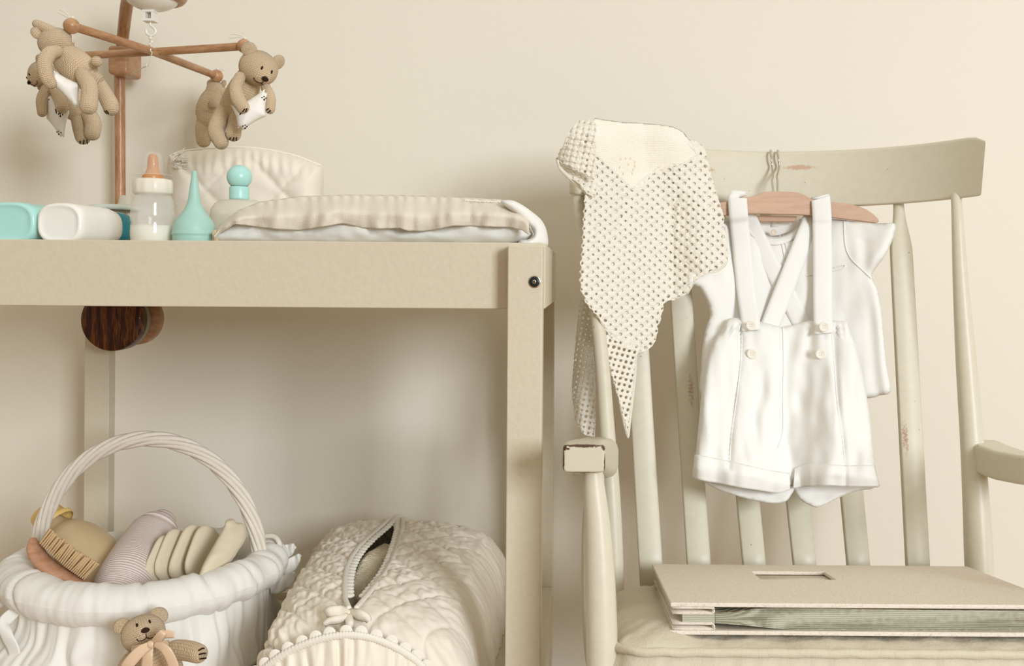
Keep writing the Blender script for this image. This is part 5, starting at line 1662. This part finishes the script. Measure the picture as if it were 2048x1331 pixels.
# the finely knitted centre
ko = spline([(1186, 241), (1200, 238), (1245, 244), (1300, 247), (1345, 253), (1368, 265), (1378, 279), (1396, 290), (1398, 318), (1350, 333), (1304, 350), (1268, 384), (1224, 342), (1184, 302)], 2, True)
holes = []
kn_v = puff(ko, lambda x, y: Dbl(x, y), .0016, 5, 3.2)
kuv = [(v.x, v.z) for v in kn_v[0]]
M['fineknit'] = m_knit('cream_fine_knit', (250, 243, 226), .0030, .0024, .6, .08)
kp = obj('knitted_centre', (kn_v[0], kn_v[1], kuv), M['fineknit'], bl, label='finely knitted cream centre')
eye = [(1240, 317), (1250, 316), (1259, 316), (1268, 324), (1268, 332), (1265, 339), (1263, 346), (1238, 334), (1245, 347), (1255, 328)]
def hd_(x, y): return ell(P(x, y, Dbl(x, y) - .0016), .0022, .0006, .0022, None, 12, 6)
obj('eyelet_motif', join(*[hd_(x, y) for x, y in eye]), M['pad'], kp, label='small eyelet motif')
lv = lattice(bo_, Dbl, (9.9, 9.0), (10.7, -8.4), (1290, 704), plain)
lat = ([v for v in lv[0]], [f for f in lv[1] if len(f) == 4 or True])
mp = lattice(bo_, Dbl, (9.9, 9.0), (10.7, -8.4), (1290, 704), None)
def only(outline, inside):
    pass
# leave the centre to the fine knit
keep = []
def notplain_outline(): return bo_
lv = lattice([p for p in bo_], Dbl, (9.9, 9.0), (10.7, -8.4), (1290, 704), plain)
obj('openwork', (lv[0], [f for f in lv[1] if len(f) == 4]), M['crochet'], bl, sub=2, solid=.0034, label='openwork crochet')
ul = [(1290 + (x - 1290) * .955, 470 + (y - 470) * .955) for x, y in bo_]
obj('under_layer', puff(ul, lambda x, y: Dbl(x, y) + .0032, .0014, 8, 7), M['crochet'], bl, label='second layer of the blanket seen through the holes')
# rolled edge at the lower right
obj('rolled_edge', tubeP([(1452, 505, 1.425, 5), (1446, 524, 1.42, 9), (1428, 538, 1.418, 10), (1404, 548, 1.415, 9), (1384, 562, 1.41, 8), (1372, 582, 1.405, 7)], 14, 5), M['crochet'], bl)
# fold over the end of the rail
def Dfold(x, y):
    k = max(0, min(1, (x - 1114) / 72))
    return 1.322 - .034 * math.sqrt(max(0, 1 - (1 - min(1, k * 1.6)) ** 2)) - .010 * max(0, (y - 300) / 80) + .03 * max(0, 1 - (y - 243) / 30) ** 2
lf = spline([(1152, 246), (1166, 241), (1190, 243), (1190, 300), (1188, 356), (1172, 350), (1150, 339), (1132, 330), (1117, 322), (1119, 306), (1130, 284), (1140, 262)], 3, True)
l2 = lattice(lf, Dfold, (11.5, 2), (-2.6, 11.5), (1186, 244), None, .2)
obj('openwork', l2, M['crochet'], bl, sub=2, solid=.0042)
lf2 = spline([(1115, 316), (1134, 330), (1152, 339), (1172, 350), (1190, 358), (1192, 394), (1176, 388), (1160, 372), (1142, 356), (1126, 344), (1117, 332)], 3, True)
l2 = lattice(lf2, lambda x, y: Dfold(x, y) + .006 + .0009 * max(0, 352 - abs(0) - (y - (x - 1115) * .5)) * .6, (11.5, 6), (-3, 10), (1120, 326), None, .16)
obj('openwork', l2, M['crochet'], bl, sub=2, solid=.0042)
obj('fold_edge', tubeP([(1116, 322, 1.302, 3), (1122, 338, 1.30, 4), (1138, 354, 1.296, 4.5), (1158, 371, 1.294, 4.5), (1180, 391, 1.294, 4.5)], 12, 5), M['crochet'], bl)
# corner hanging lower behind
t1 = [(1204, 655), (1285, 690), (1272, 712), (1268, 760), (1262, 810), (1256, 872), (1252, 862), (1238, 800), (1222, 745), (1212, 712)]
l3 = lattice(t1, lambda x, y: Dback(x, y) - .018, (10.5, 2.5), (-3.5, 11), (1255, 872), None, .25)
obj('openwork', l3, M['crochet'], bl, sub=2, solid=.003)
obj('corner_edge', join(tubeP([(1210, 690, 1.385, 3), (1222, 745, 1.375, 4), (1238, 800, 1.36, 4), (1252, 860, 1.345, 3.4), (1256, 874, 1.342, 2)], 10, 5), tubeP([(1272, 705, 1.385, 4), (1268, 760, 1.372, 4), (1262, 812, 1.36, 4), (1257, 872, 1.342, 2)], 10, 5)), M['crochet'], bl)
# back layer hanging behind the rail and post
t2 = [(1140, 380), (1176, 384), (1176, 480), (1180, 590), (1186, 640), (1188, 780), (1190, 872), (1170, 872), (1152, 840), (1144, 780), (1150, 700), (1158, 600), (1150, 480)]
t2 = [(1160, 600), (1186, 600), (1188, 700), (1190, 780), (1190, 874), (1168, 870), (1150, 838), (1144, 780), (1150, 700)]
l4 = lattice(t2, lambda x, y: 1.395 + .006 * math.sin(x * .15), (10.2, 2), (-2, 10.5), (1190, 874), None, .24)
obj('openwork', l4, M['crochet'], bl, sub=2, solid=.003)
# ================================================================ light: a window to the right behind the camera, and the pale room
w = bpy.data.worlds.new('room_light'); scene.world = w; w.use_nodes = True
bg = w.node_tree.nodes['Background']
wn = w.node_tree
tc = wn.nodes.new('ShaderNodeTexCoord'); sz = wn.nodes.new('ShaderNodeSeparateXYZ'); mr = wn.nodes.new('ShaderNodeMapRange')
mr.inputs['From Min'].default_value = -.15; mr.inputs['From Max'].default_value = .85
mr.inputs['To Min'].default_value = .19; mr.inputs['To Max'].default_value = .95
wn.links.new(tc.outputs['Generated'], sz.inputs[0]); wn.links.new(sz.outputs[2], mr.inputs[0]); wn.links.new(mr.outputs[0], bg.inputs[1])
bg.inputs[0].default_value = (1.0, .93, .79, 1)
ld = bpy.data.lights.new('window_light', 'AREA'); ld.shape = 'RECTANGLE'; ld.size = 1.2; ld.size_y = 1.5
ld.energy = 178; ld.color = (.93, 1.0, 1.08)
lo_ = bpy.data.objects.new('window_light', ld); COL.objects.link(lo_)
src = Vector((2.50, -3.0, 1.80)); aim = Vector((.05, 1.45, .84))
lo_.location = src; lo_.rotation_euler = (aim - src).to_track_quat('-Z', 'Y').to_euler()
vs = scene.view_settings
vs.view_transform = 'Standard'; vs.look = 'None'; vs.gamma = 1; vs.exposure = 0.0; vs.use_curve_mapping = False
scene.cycles.max_bounces = 10; scene.cycles.transparent_max_bounces = 16
